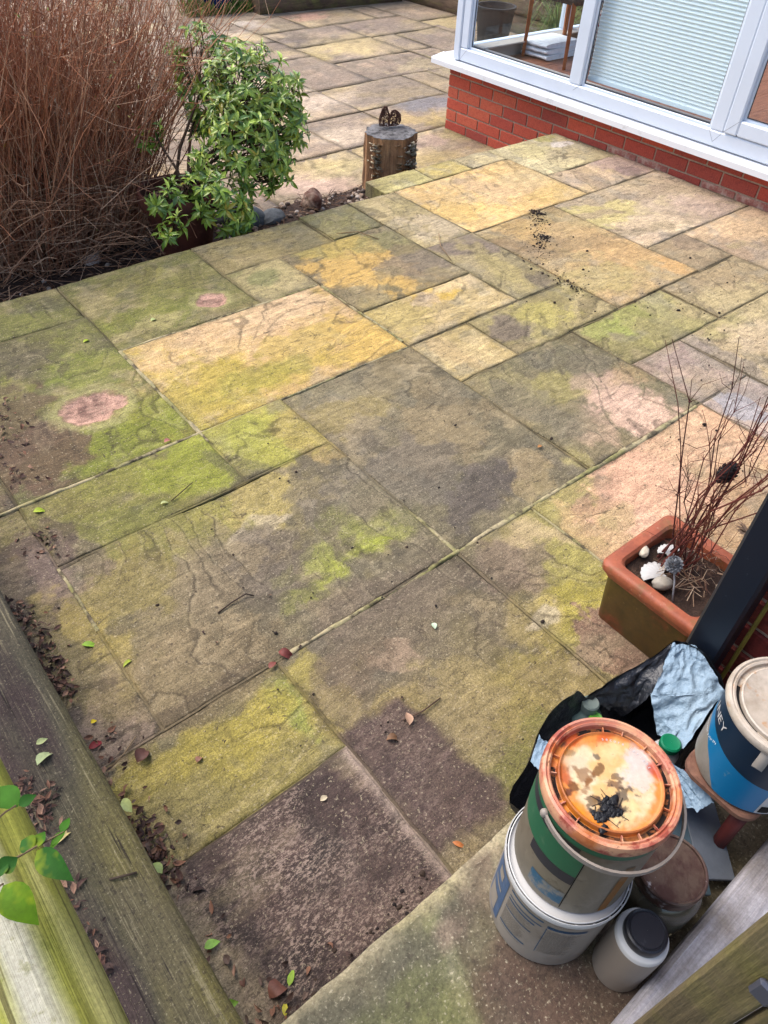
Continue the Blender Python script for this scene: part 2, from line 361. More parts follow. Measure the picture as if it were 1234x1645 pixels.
STAINS = [
 # yellow slab
 S(400, 530, .38, .20, 0, (226, 184, 130), .7, .6, 1.0, 8), S(480, 570, .45, .10, 0, (196, 168, 62), .6, .5, 1.2, 12), S(330, 640, .22, .13, 0, (186, 164, 58), .7),
 S(600, 555, .10, .16, 0, (216, 174, 82), .8), S(400, 610, .12, .05, 0, (150, 146, 56), .5, .5, 1.2), S(450, 490, .22, .08, 0, (222, 186, 140), .6),
 # green slabs on the left
 S(250, 665, .12, .10, 0, (136, 138, 44), .9), S(150, 580, .16, .12, 0, (124, 134, 40), .7), S(160, 720, .3, .07, 0, (132, 140, 40), .8), S(30, 570, .20, .16, 0, (96, 84, 66), .7),
 S(30, 720, .14, .28, 0, (104, 76, 62), .9, .4, .8), S(60, 520, .2, .08, 0, (122, 124, 52), .6), S(20, 660, .08, .16, 0, (112, 100, 62), .6),
 S(220, 510, .28, .08, 0, (124, 130, 40), .7), S(270, 465, .2, .10, 0, (120, 118, 54), .6), S(400, 420, .18, .08, 0, (168, 148, 92), .6), S(440, 440, .14, .1, 0, (184, 166, 108), .7),
 S(420, 445, .05, .04, 0, (112, 122, 66), .6), S(240, 525, .2, .03, 0, (190, 172, 112), .5, .5, 1.4, 12),
 # lime slab and neighbours
 S(320, 735, .14, .10, 0, (152, 158, 46), .9, .5, .8), S(235, 765, .14, .08, 0, (140, 144, 44), .8), S(120, 800, .16, .07, 0, (132, 124, 60), .6), S(430, 690, .11, .11, 0, (172, 168, 60), .8), S(490, 690, .07, .12, 0, (168, 140, 76), .6),
 S(370, 700, .08, .06, 0, (158, 158, 62), .6), S(405, 775, .05, .02, 0, (98, 88, 66), .7), S(380, 750, .03, .12, 25, (98, 90, 66), .6),
 # streaked slab
 S(600, 865, .20, .035, 12, (156, 160, 56), .9, .6, 1.3, 12), S(640, 845, .09, .025, 10, (162, 170, 50), .85, .6, 1.0, 14), S(510, 905, .12, .04, 12, (144, 146, 64), .85, .6, 1.2, 12), S(560, 815, .10, .05, 0, (132, 130, 66), .7),
 S(430, 800, .14, .07, 0, (176, 156, 84), .85, .5, 1.2, 12), S(410, 850, .10, .03, 0, (190, 172, 138), .7, .5, 1.5, 16), S(500, 800, .07, .08, 0, (104, 94, 80), .7), S(400, 920, .18, .10, 0, (112, 98, 82), .7),
 S(250, 850, .18, .10, 0, (142, 136, 58), .8), S(170, 840, .12, .06, 0, (124, 124, 54), .6), S(300, 960, .16, .14, 0, (140, 122, 88), .7), S(200, 960, .10, .14, 0, (136, 122, 58), .7), S(560, 980, .14, .05, 0, (112, 96, 78), .7), S(420, 1000, .14, .06, 0, (104, 94, 70), .7),
 S(300, 1080, .16, .08, 0, (146, 126, 90), .7), S(90, 920, .05, .10, 0, (150, 126, 108), .6, .5, 1.3, 14), S(120, 900, .07, .07, 0, (110, 92, 84), .7), S(140, 1080, .06, .16, 0, (128, 116, 62), .6), S(130, 1000, .03, .2, 8, (166, 146, 74), .6, .5, 1.2, 12),
 S(70, 870, .08, .06, 0, (96, 76, 68), .7, .5, 1.2, 10),
 # bottom left slabs
 S(430, 1160, .14, .07, 0, (166, 150, 66), .85, .5, 1.1, 10), S(470, 1130, .03, .07, 0, (136, 146, 60), .8), S(330, 1210, .15, .06, 0, (164, 148, 58), .8), S(280, 1290, .10, .05, 0, (140, 128, 84), .6), S(350, 1100, .16, .05, 0, (120, 104, 74), .7), S(300, 1140, .14, .02, 0, (94, 78, 60), .5),
 S(160, 1200, .06, .06, 0, (160, 136, 116), .6, .5, 1.4, 14), S(190, 1110, .05, .05, 0, (150, 130, 92), .5),
 # central dark slab
 S(700, 700, .22, .12, 20, (146, 126, 88), .7), S(560, 660, .12, .07, 0, (150, 132, 76), .8), S(620, 610, .14, .08, 0, (140, 124, 88), .6), S(790, 790, .14, .08, 0, (92, 82, 74), .85), S(660, 760, .18, .12, 0, (112, 102, 88), .7), S(850, 760, .10, .05, 20, (156, 134, 92), .7, .4, 1.4, 14),
 S(720, 640, .10, .05, 0, (118, 108, 84), .6), S(640, 820, .1, .12, 0, (124, 112, 82), .6),
 # slab with pink corner
 S(1030, 660, .11, .16, -15, (224, 182, 154), .85, .6, .7, 6), S(970, 690, .09, .08, 0, (206, 168, 138), .5), S(900, 620, .10, .07, 0, (160, 148, 80), .7), S(830, 620, .08, .1, 0, (160, 146, 92), .6), S(950, 580, .10, .05, 0, (118, 108, 84), .8), S(900, 690, .12, .08, 0, (124, 114, 84), .7), S(860, 660, .06, .12, 0, (120, 110, 86), .7), S(1020, 600, .10, .06, 0, (168, 140, 94), .7), S(935, 615, .05, .03, 0, (180, 150, 130), .6),
 # peach slab with green edge
 S(920, 790, .18, .10, 20, (170, 156, 86), .9, .35, 1.0, 9), S(870, 830, .08, .12, 0, (162, 150, 80), .8), S(960, 850, .08, .1, 0, (206, 168, 114), .7), S(1040, 780, .16, .14, 0, (236, 180, 142), .8), S(990, 830, .06, .03, 0, (176, 160, 100), .5), S(1150, 700, .2, .14, 0, (230, 180, 136), .7), S(930, 740, .05, .05, 0, (172, 158, 92), .7),
 # slab between, under the planter
 S(890, 900, .10, .10, 0, (186, 160, 118), .7), S(930, 930, .08, .10, 0, (152, 144, 62), .85), S(810, 920, .10, .08, 0, (122, 104, 84), .9), S(900, 1010, .16, .07, 0, (170, 156, 62), .9), S(860, 1000, .07, .05, 0, (168, 148, 84), .7), S(990, 1030, .07, .08, 0, (140, 108, 88), 1.0, .15, .4), S(880, 1090, .12, .1, 0, (150, 132, 72), .8), S(820, 1150, .12, .16, 0, (140, 124, 66), .8), S(830, 1240, .10, .06, 0, (120, 116, 54), .8), S(870, 990, .04, .02, 0, (200, 184, 160), .5, .5, 1.6, 18), S(950, 1060, .08, .04, 0, (156, 136, 104), .6),
 # grey slab and purple square below it
 S(620, 1010, .18, .08, 15, (112, 98, 78), .7), S(640, 1060, .05, .04, 0, (160, 134, 106), .75, .3, .9), S(560, 1080, .10, .06, 0, (114, 96, 72), .6), S(750, 1030, .10, .08, 0, (116, 104, 78), .7), S(700, 1150, .10, .10, 0, (146, 128, 86), .7), S(640, 1130, .05, .03, 0, (136, 118, 62), .6), S(740, 1090, .06, .06, 0, (152, 134, 84), .7), S(540, 1140, .05, .05, 0, (130, 112, 64), .7),
 # orange slab
 S(580, 430, .16, .22, 10, (216, 172, 84), .95, .35, .8, 6), S(700, 470, .10, .06, 0, (220, 178, 62), .9, .3, .6), S(530, 395, .12, .10, 0, (178, 160, 76), .7), S(680, 420, .16, .08, -20, (132, 116, 96), .85), S(560, 480, .14, .06, 0, (136, 120, 84), .8), S(610, 390, .10, .06, 0, (150, 142, 84), .7), S(620, 440, .05, .03, 0, (150, 132, 90), .7),
 # slabs towards the house
 S(700, 360, .10, .14, 0, (206, 184, 146), .7, .5, 1.2, 12), S(740, 385, .06, .08, 0, (140, 122, 104), .8), S(660, 330, .08, .1, 0, (164, 148, 92), .7), S(730, 340, .16, .1, 0, (228, 186, 100), .8), S(770, 300, .05, .12, 30, (176, 148, 112), .8, .5, 1.4, 14), S(820, 300, .14, .10, 0, (226, 186, 128), .7), S(880, 310, .1, .06, 0, (208, 172, 96), .7), S(850, 285, .12, .08, 0, (214, 186, 130), .6),
 S(740, 450, .16, .06, 10, (220, 192, 142), .8, .5, 1.0, 10), S(640, 510, .10, .1, 0, (196, 172, 92), .7), S(690, 480, .05, .04, 0, (188, 164, 142), .6, .5, 1.4, 14), S(760, 555, .1, .08, 0, (214, 186, 126), .7), S(720, 560, .03, .1, 10, (186, 156, 104), .6),
 S(870, 500, .12, .07, 0, (182, 168, 84), .85), S(810, 530, .08, .07, 0, (122, 106, 88), .95, .35, .9), S(830, 560, .08, .03, 0, (152, 132, 92), .7), S(1000, 515, .10, .05, 20, (164, 172, 74), .85, .5, 1.1, 12), S(960, 525, .05, .04, 0, (160, 162, 80), .8), S(1050, 510, .12, .08, 0, (160, 150, 88), .6), S(1110, 490, .1, .06, 0, (172, 152, 104), .7),
 S(880, 440, .1, .09, 0, (168, 150, 92), .6), S(760, 400, .14, .04, -40, (134, 116, 100), .9, .4, .9), S(800, 430, .04, .18, -10, (174, 156, 92), .7), S(870, 450, .05, .06, 0, (110, 96, 80), .8), S(850, 400, .05, .16, 30, (150, 124, 90), .6), S(840, 370, .1, .1, 0, (196, 156, 90), .7), S(1000, 400, .16, .14, 0, (204, 162, 102), .8), S(960, 450, .14, .08, 0, (182, 162, 96), .7), S(1080, 430, .06, .06, 0, (216, 166, 96), .8), S(930, 380, .12, .12, 0, (190, 154, 104), .6),
 S(960, 345, .34, .08, -12, (206, 188, 112), .85, .4, 1.2, 9), S(1060, 330, .2, .07, 0, (200, 176, 146), .7), S(950, 345, .14, .03, -20, (162, 138, 112), .7, .5, 1.4, 12), S(1030, 370, .2, .03, -15, (164, 144, 108), .7, .5, 1.4, 12), S(1130, 330, .16, .1, 0, (188, 160, 142), .7), S(1000, 265, .10, .12, 0, (180, 150, 136), .8), S(1010, 275, .05, .05, 0, (140, 116, 108), .8), S(900, 230, .08, .04, 0, (226, 216, 206), .8, .3, .8), S(870, 220, .06, .06, 0, (168, 160, 82), .8), S(880, 260, .14, .10, 0, (222, 204, 150), .7), S(850, 240, .1, .08, 0, (210, 194, 128), .6), S(1090, 320, .05, .03, 0, (214, 186, 162), .6),
 S(1180, 370, .12, .08, 0, (222, 184, 134), .7), S(1180, 395, .06, .03, 0, (170, 152, 100), .6), S(1110, 390, .06, .06, 0, (150, 126, 100), .7), S(1150, 450, .12, .06, 0, (176, 150, 106), .6), S(1190, 490, .14, .1, 0, (206, 184, 126), .7), S(1120, 560, .12, .04, 0, (158, 134, 122), .8), S(1180, 590, .05, .2, -5, (158, 142, 122), .8, .3, .6), S(1190, 655, .05, .07, 0, (170, 164, 164), .95, .12, .3), S(1160, 530, .10, .05, 0, (180, 166, 100), .7), S(1220, 540, .1, .1, 0, (206, 180, 140), .7),
]
# flat-edged square of dirt left where something stood beside the dark slab
PURPLE = [at(540, 1180)[:2], at(642, 1118)[:2], at(835, 1300)[:2], at(800, 1320)[:2], at(716, 1400)[:2]]
def inpoly_dist(x, y, P):
    """signed distance (positive inside) to a convex polygon"""
    P = np.array(P); c = P.mean(0); dmin = np.full(x.shape, 9.)
    for i in range(len(P)):
        a, b = P[i], P[(i + 1) % len(P)]; e = b - a; n = np.array([-e[1], e[0]]) / np.hypot(*e)
        if (c - a) @ n < 0: n = -n
        dmin = np.minimum(dmin, (x - a[0]) * n[0] + (y - a[1]) * n[1])
    return dmin
CRATERS = [(*at(150, 655)[:2], .115, .095), (*at(340, 481)[:2], .072, .062)]
def apply_stains(x, y, col, lst, contour=0, cross=1.0):
    fine = (fbm(x * 95 + 3, y * 95, 3) - .5) * .7 + (fbm(x * 40 + 3, y * 40, 3) - .5) * .6; fine2 = fbm(x * 21 + 7, y * 21, 4) - .5
    col = col.copy(); bx = (x.min() - .02, x.max() + .02, y.min() - .02, y.max() + .02)
    if np.isscalar(contour): contour = np.zeros_like(x)
    for (cx, cy, rx, ry, an, c2, st, soft, warp, fr) in lst:
        rx, ry = rx * 1.18, ry * 1.18; R_ = max(rx, ry) * 2.1
        if bx[0] > cx + R_ or bx[1] < cx - R_ or bx[2] > cy + R_ or bx[3] < cy - R_: continue
        if not (bx[0] < cx < bx[1] and bx[2] < cy < bx[3]): st = st * cross
        if st < .05: continue
        sel = (np.abs(x - cx) < R_) & (np.abs(y - cy) < R_)
        if not sel.any(): continue
        xs, ys = x[sel], y[sel]; dx, dy = xs - cx, ys - cy; ca, sa = math.cos(an), math.sin(an)
        u = (dx * ca + dy * sa) / rx; v = (-dx * sa + dy * ca) / ry
        dd = np.sqrt(u * u + v * v) + (fbm(xs * fr + cx * 31, ys * fr + cy * 17, 5) - .5) * 1.9 * warp + fine2[sel] * 1.2 + contour[sel] * .8 - .12
        m = 1 - sst(1 - soft * .85, 1 + soft * .85, dd)
        m = (np.clip(m * .62 + .40 * sst(.36, .64, m + fine[sel] * 1.0), 0, 1) * st * .95)[:, None]
        col[sel] = col[sel] * (1 - m) + np.array(c2) * m
    return col
def make_slab(parent, x0, x1, y0, y1, c1, c2, spk, step, top=0, th=.04, gap=.005, seed=0, stains=(), amp=.0035, upper=True):
    rs = np.random.RandomState(seed)
    gp = gap * (0.8 + .5 * rs.rand(4))
    x0, x1, y0, y1 = x0 + gp[0], x1 - gp[1], y0 + gp[2], y1 - gp[3]
    nx = max(3, int((x1 - x0) / step) + 1); ny = max(3, int((y1 - y0) / step) + 1)
    X, Y = np.meshgrid(np.linspace(x0, x1, nx), np.linspace(y0, y1, ny), indexing='ij')
    s7 = seed * 7.13
    wob = .0032
    edge = np.zeros_like(X, bool); edge[0] = edge[-1] = True; edge[:, 0] = edge[:, -1] = True
    Xw = X + np.where(edge, (fbm(Y * 14 + s7, X * 14, 3) - .5) * 2.4 * wob, 0); Yw = Y + np.where(edge, (fbm(X * 14 + s7, Y * 14 + 5, 3) - .5) * 2.4 * wob, 0)
    # riven relief: cleft layers of the stone, each with its own tone, running along one bedding direction
    th_ = rs.rand() * math.pi; ca_, sa_ = math.cos(th_), math.sin(th_)
    uu = X * ca_ + Y * sa_; vv = -X * sa_ + Y * ca_
    wx = fbm(uu * 2.6 + s7, vv * 2.6 + 4, 4) - .5; wy = fbm(uu * 3.1 + 40 + s7, vv * 3.1, 4) - .5
    q = fbm((uu + wx * .30) * 1.2 + s7, (vv + wy * .22) * 3.6 + s7 * .3, 4) * (9 if upper else 7) + (fbm(X * 34, Y * 34, 3) - .5) * .22
    lv_ = np.floor(q); fr_q = q - lv_; stepu = sst(.90, 1.0, fr_q)
    h = (fbm(X * 3.3 + s7, Y * 3.3, 4) - .5) * 2 * amp + (lv_ + stepu - 4) * amp * .62
    tones = 1 + (rs.rand(12) - .5) * .30; layer = tones[np.clip(lv_, 0, 11).astype(int)] * (1 - stepu) + tones[np.clip(lv_ + 1, 0, 11).astype(int)] * stepu
    lip = np.exp(-((fr_q - .94) / .045) ** 2) * sst(.38, .56, fbm(X * 3 + s7 * 2, Y * 3, 2)); lip2 = np.exp(-((fr_q - .80) / .08) ** 2) * sst(.42, .58, fbm(X * 3 + s7 * 2, Y * 3, 2))
    contour = ((lv_ * 2.63 + seed) % 1 - .5) * .5
    dE = np.minimum(np.minimum(X - x0, x1 - X), np.minimum(Y - y0, y1 - Y))
    Z = top + h - .0022 * (1 - sst(0, .006, dE)) + (rs.rand() - .5) * .003
    n1 = sst(.36, .64, fbm(X * 4.5 + s7, Y * 4.5 + 11, 5))[..., None]
    c1, c2 = mute(c1), mute(c2); col = np.array(C(*c1)) * (1 - n1) + np.array(C(*c2)) * n1
    tint = 1 + (fbm(X * 1.7 + s7, Y * 1.7, 3) - .5)[..., None] * .35
    col = col * tint * layer[..., None]
    g1 = sst(.5, .68, fbm(X * 13 + s7, Y * 13 + 4, 5))[..., None] * .35; col = col * (1 - g1) + col.mean(-1, keepdims=True) * np.array([.80, .74, .62]) * g1
    g2 = sst(.55, .72, fbm(X * 9 + 31 + s7, Y * 19 + 4, 5))[..., None] * .4; col = col * (1 - g2) + (col * .6 + np.array(C(220, 196, 150)) * .4) * g2
    spa = np.full(X.shape, float(spk))
    if upper:
        fl_ = sst(.42, .60, fbm(X * 1.9 + 5, Y * 1.9 + 2, 6)) * .5 + sst(.50, .62, fbm(X * 5.5 + 15, Y * 5.5 + 2, 5)) * .5
        reg = np.exp(-(((X - .85) / .95) ** 2 + ((Y - 1.05) / .75) ** 2)) * (.2 if spk == 1 else 1) + .25
        gfl = np.clip(fl_ * reg * .7, 0, .65)[..., None]; col = col * (1 - gfl) + np.array(C(98, 90, 74)) * gfl
        al = (sst(.50, .66, fbm(X * 2.6 + 50, Y * 2.6 + 20, 6)) * np.clip(.9 - (X + Y) * .12, .15, 1) * .20 * (0 if spk == 1 else 1))[..., None]; col = col * (1 - al) + np.array(C(138, 128, 58)) * al
        pk = (sst(.60, .72, fbm(X * 7 + 80, Y * 7 + 33, 5)) * (0 if spk == 1 else .35))[..., None]; col = col * (1 - pk) + np.array(C(186, 164, 124)) * pk
    else:
        gfl = (sst(.42, .62, fbm(X * 1.6 + 5, Y * 1.6 + 2, 6)) * .55)[..., None]; col = col * (1 - gfl) + np.array(C(140, 122, 106)) * gfl
    if stains: col = apply_stains(X, Y, col, stains, contour, (1.0 if (x0 + x1) / 2 < 1.12 and (y0 + y1) / 2 < 1.5 else .45 if (x0 + x1) / 2 < .9 else .12) if upper else .6)
    col = col * (1 + (layer - 1) * .5)[..., None]
    dk = (lip * .55)[..., None]; col = col * (1 - dk) + np.array(C(66, 56, 44)) * dk; lt_ = (lip2 * .10)[..., None]; col = col * (1 - lt_) + np.array(C(214, 194, 154)) * lt_
    if upper:
        # dirt square
        dp = inpoly_dist(X, Y, PURPLE) + (fbm(X * 18, Y * 18, 4) - .5) * .05
        m = sst(-.012, .018, dp) * (X > .5) * .9; col = col * (1 - m[..., None]) + np.array(C(84, 66, 62)) * m[..., None]; spa = np.maximum(spa, m * .35)
        if spk == 1:
            n = sst(.45, .62, fbm(X * 5 + 2, Y * 9, 4)) * .5 + sst(.35, .5, -(Y - .45) + .2 + fbm(X * 6, Y * 6, 3) * .2) * .25
            col = col * (1 - n[..., None] * .45) + np.array(C(128, 104, 90)) * n[..., None] * .45
            ed = (1 - sst(.0, .03, x1 - X)) * .8; col = col * (1 - ed[..., None]) + np.array(C(172, 150, 134)) * ed[..., None]
            dm = (1 - sst(.0, .07, (X - .035) + (fbm(X * 20, Y * 20, 4) - .5) * .1)) * .8; col = col * (1 - dm[..., None]) + np.array(C(168, 150, 118)) * dm[..., None]; spa = spa * (1 - dm)
        for (cx, cy, rx, ry) in CRATERS:
            dd = np.sqrt(((X - cx) / rx) ** 2 + ((Y - cy) / ry) ** 2) + (fbm(X * 15, Y * 15, 4) - .5) * .5
            dd = dd + (fbm(X * 45, Y * 45, 3) - .5) * .35; m = (1 - sst(.78, 1.08, dd)); c3 = np.array(C(212, 166, 142)); ck = np.array(C(104, 74, 64))
            inn = sst(.40, .60, fbm(X * 30 + 4, Y * 22, 5)) * (1 - sst(.35, .95, dd)) * (.35 + .65 * sst(-.5, .4, (Y - cy) / ry)) + .25 * sst(.55, .7, fbm(X * 60, Y * 60, 3))
            inn = np.clip(inn, 0, 1); c3 = c3 * (1 - .38 * (1 - sst(.1, .85, dd)) * (.4 + 1.2 * fbm(X * 18, Y * 18 + 5, 4)))[..., None]; cc = c3 * (1 - inn[..., None] * .9) + ck * inn[..., None] * .9; rg = (np.exp(-((dd - .92) / .10) ** 2) * .55 * sst(.4, .55, fbm(X * 24 + 9, Y * 24, 4)))[..., None]; cc = cc * (1 - rg) + np.array(C(112, 84, 66)) * rg
            col = col * (1 - m[..., None]) + cc * m[..., None]
            hal = (sst(.9, 1.1, dd) - sst(1.15, 1.55, dd)) * .6; col = col * (1 - hal[..., None]) + np.array(C(176, 166, 110)) * hal[..., None]
            Z = Z - .010 * (1 - sst(.55, 1.0, dd)) + .004 * (1 - sst(.2, .7, dd)) * (fbm(X * 30, Y * 30, 3) - .2)
    # grimy arris
    near = upper and (x0 + x1) / 2 < 1.12 and (y0 + y1) / 2 < 1.75
    gr = (1 - sst(.0, .022, dE + (fbm(X * 22 + s7, Y * 22, 3) - .5) * .04)) * (.12 if near else .30 if upper else .25)
    col = col * (1 - gr[..., None]) + np.array(C(92, 84, 58)) * gr[..., None]
    V = np.stack([Xw, Yw, Z], -1).reshape(-1, 3); nV = len(V)
    I = np.arange(nV).reshape(nx, ny)
    F = np.stack([I[:-1, :-1], I[1:, :-1], I[1:, 1:], I[:-1, 1:]], -1).reshape(-1, 4)
    ring = list(I[:, 0]) + list(I[-1, 1:]) + list(I[-2::-1, -1]) + list(I[0, -2:0:-1])
    low = V[ring].copy(); low[:, 2] = top - th
    k = len(ring); V = np.vstack([V, low])
    if True:
        RB = RIB if upper else RIB2
        rp = V[ring]; ox = np.where(np.abs(rp[:, 0] - x0) < .009, -1, 0) + np.where(np.abs(rp[:, 0] - x1) < .009, 1, 0); oy = np.where(np.abs(rp[:, 1] - y0) < .009, -1, 0) + np.where(np.abs(rp[:, 1] - y1) < .009, 1, 0)
        out = rp + np.stack([ox * gap * 1.7, oy * gap * 1.7, np.zeros(len(rp))], -1); inn_ = rp.copy()
        zz = (-.0012 if near else -.0022) - (.0012 if near else .003) * sst(.45, .7, fbm(rp[:, 0] * 6 + 3, rp[:, 1] * 6, 3)) + (seed % 7) * .00013
        inn_[:, 2] = (rp[:, 2] - top) * .5 + zz + top; out[:, 2] = zz + top
        keep = ((out[:, 1] < 3.082) | (rp[:, 1] < 3.0)) if upper else np.ones(len(rp), bool)
        kc = .82 if near else .55; mc = col.reshape(-1, 3)[ring] * kc + np.array(C(138, 122, 92)) * (1 - kc)
        mc = mc * (1 - (.25 if near else .42) * sst(.45, .62, fbm(rp[:, 0] * 9, rp[:, 1] * 9 + 8, 4)))[:, None]
        n0 = len(RB.v); kk = len(ring); RB.v.extend(map(tuple, inn_.tolist())); RB.v.extend(map(tuple, out.tolist())); RB.c.extend(map(tuple, mc.tolist())); RB.c.extend(map(tuple, mc.tolist()))
        fl = [(n0 + i, n0 + kk + i, n0 + kk + (i + 1) % kk, n0 + (i + 1) % kk) for i in range(kk) if keep[i] and keep[(i + 1) % kk]]; RB.f.extend(fl); RB.mi.extend([0] * len(fl))
    F2 = [(ring[i], nV + i, nV + (i + 1) % k, ring[(i + 1) % k]) for i in range(k)]
    me = bpy.data.meshes.new('paving_slab'); me.from_pydata(V.tolist(), [], F.tolist() + F2 + [tuple(nV + i for i in range(k))][::1])
    me.materials.append(M_SLAB_DIRTY if spa.max() > .12 else M_SLAB)
    cf = np.vstack([col.reshape(-1, 3), col.reshape(-1, 3)[ring]])
    a = me.attributes.new('Col', 'FLOAT_COLOR', 'POINT'); a.data.foreach_set('color', np.hstack([np.clip(cf, .01, .8), np.ones((len(cf), 1))]).ravel())
    b = me.attributes.new('speck', 'FLOAT', 'POINT'); b.data.foreach_set('value', np.concatenate([spa.ravel(), spa.ravel()[ring]]))
    sm = np.ones(len(me.polygons), bool); sm[len(F):] = False; me.polygons.foreach_set('use_smooth', sm)
    me.update()
    o = bpy.data.objects.new('paving_slab', me); COL.objects.link(o); o.parent = parent
    return o
RIB = MB(); RIB.cc = (0, 0, 0); RIB2 = MB(); RIB2.cc = (0, 0, 0)
for i, (x0, x1, y0, y1, c1, c2, sp_) in enumerate(SL):
    dist = math.hypot((x0 + x1) / 2, (y0 + y1) / 2)
    make_slab(patio, x0, x1, y0, y1, c1, c2, sp_, .0034 if dist < 1.75 else .0055 if dist < 2.8 else .009, seed=i + 1, stains=STAINS, gap=.0036, th=.05 if y1 < 3.1 else .07)
M_SMORT = mat('stained_mortar', attr=True, rough=.92, val=[(60, .3), (260, .3)], bump=[(150, .6, .003)])
tag(RIB.build('mortar', M_SMORT, patio), kind='stuff')
# weathered mortar standing proud in some joints
def mortar_strip(p, q, wd, zt, seed, mt=M_PALE_MORTAR):
    p, q = np.array(p), np.array(q); L_ = np.linalg.norm(q - p); n = int(L_ / .012); e = (q - p) / L_; nn = np.array([-e[1], e[0]]); mb = MB(); rows = []
    for i in range(n + 1):
        c = p + e * L_ * i / n + nn * .004 * (float(fbm(i * .04 + seed, 3, 3)) - .5); s_ = float(fbm(i * .11 + seed * 9, seed, 4)); wl = wd * (.25 + 1.5 * s_); wr = wd * (.25 + 1.5 * float(fbm(i * .13 + seed * 5, seed + 40, 4)))
        zz = zt * (1 if float(fbm(i * .06 + seed * 3, seed + 9, 3)) > .36 else -1.6) + .002 * (float(fbm(i * .4, seed, 2)) - .5)
        rows.append([(*(c + nn * wl), -.010), (*(c + nn * wl * .75), zz), (*c, zz + .001), (*(c - nn * wr * .75), zz), (*(c - nn * wr), -.010)])
    mb.grid(rows); return mb.build('mortar_joint', mt, patio, smooth=True)
mortar_strip((.52, .945), (1.12, .945), .008, .0015, 1); mortar_strip((1.12, .946), (2.30, .945), .009, .0015, 2)
mortar_strip((.79, 1.80), (.79, 2.47), .008, .001, 3); mortar_strip((.10, 1.86), (.80, 1.86), .007, .001, 4); mortar_strip((.8, 1.86), (1.7, 1.86), .005, -.001, 5)
mortar_strip((1.11, .95), (1.11, 1.12), .006, -.0005, 6); mortar_strip((1.42, .60), (1.42, .93), .005, -.001, 7); mortar_strip((.8, 2.47), (1.7, 2.47), .006, .001, 8); mortar_strip((1.71, 1.9), (1.71, 2.45), .006, .001, 9); mortar_strip((.19, 1.3), (.19, 1.56), .007, -.001, 10)

# ------------------------------------------------------------------ near step (top at .12) that the tubs stand on
LZ = .12
nx, ny = 90, 60; X, Y = np.meshgrid(np.linspace(-.02, 1.165, nx), np.linspace(-.9, .284, ny), indexing='ij')
ed = .284 - Y; fr_ = 1 - sst(0, .02, ed)
Z = LZ + (fbm(X * 6, Y * 6, 4) - .5) * .008 - fr_ * .014
Yw = np.where(ed < 1e-6, Y + (fbm(X * 14, Y * 0 + 3, 4) - .5) * .010, Y)
n1 = sst(.4, .6, fbm(X * 9 + 3, Y * 9, 5))[..., None]; c = np.array(C(152, 146, 118)) * (1 - n1) + np.array(C(132, 128, 88)) * n1
def L_(px, py, rx, ry, col, st=.85, soft=.4, warp=1.0, fr=9): p = at(px, py, LZ); return (p[0], p[1], rx, ry, 0, C(*col), st, soft, warp, fr)
c = apply_stains(X, Y, c, [L_(650, 1480, .10, .06, (130, 130, 78), .6), L_(600, 1600, .14, .06, (104, 98, 84)), L_(560, 1560, .06, .05, (120, 112, 88)), L_(680, 1610, .1, .05, (118, 120, 72), .55), L_(720, 1500, .02, .02, (170, 146, 126), .6), L_(770, 1360, .03, .03, (190, 164, 134), .7), L_(750, 1400, .03, .05, (178, 158, 132), .6), L_(680, 1430, .05, .03, (158, 148, 88)),
    L_(880, 1610, .09, .05, (112, 84, 68), .9), L_(830, 1550, .04, .03, (102, 74, 60), .85), L_(960, 1620, .1, .05, (120, 92, 78)), L_(790, 1600, .03, .06, (96, 76, 64)), L_(1060, 1460, .3, .2, (96, 80, 68), .7)])
ll = (1 - sst(0, .03, ed + (fbm(X * 25, Y * 25, 3) - .5) * .04)) * .75; c = c * (1 - ll[..., None]) + np.array(C(190, 176, 140)) * ll[..., None]
mb = MB(); mb.grid([[(X[i, j], Yw[i, j], Z[i, j]) for j in range(ny)] for i in range(nx)])
mb.c = [tuple(v) for v in c.reshape(-1, 3)]
b0 = len(mb.v); top = [i * ny + ny - 1 for i in range(nx)]
mb.add([(X[i, -1], Yw[i, -1] + .004, -.02) for i in range(nx)], []); mb.c += [C(120, 104, 80)] * nx
mb.f += [(top[i], b0 + i, b0 + i + 1, top[i + 1]) for i in range(nx - 1)]; mb.mi += [0] * (nx - 1)
b1 = len(mb.v); mb.add([(X[0, j], Y[0, j], -.02) for j in range(ny)], []); mb.c += [C(120, 104, 80)] * ny
mb.f += [(j, j + 1, b1 + j + 1, b1 + j) for j in range(ny - 1)]; mb.mi += [0] * (ny - 1)
tag(mb.build('step', M_CONC, smooth='auto'), 'mossy concrete step the paint tubs stand on', kind='structure')

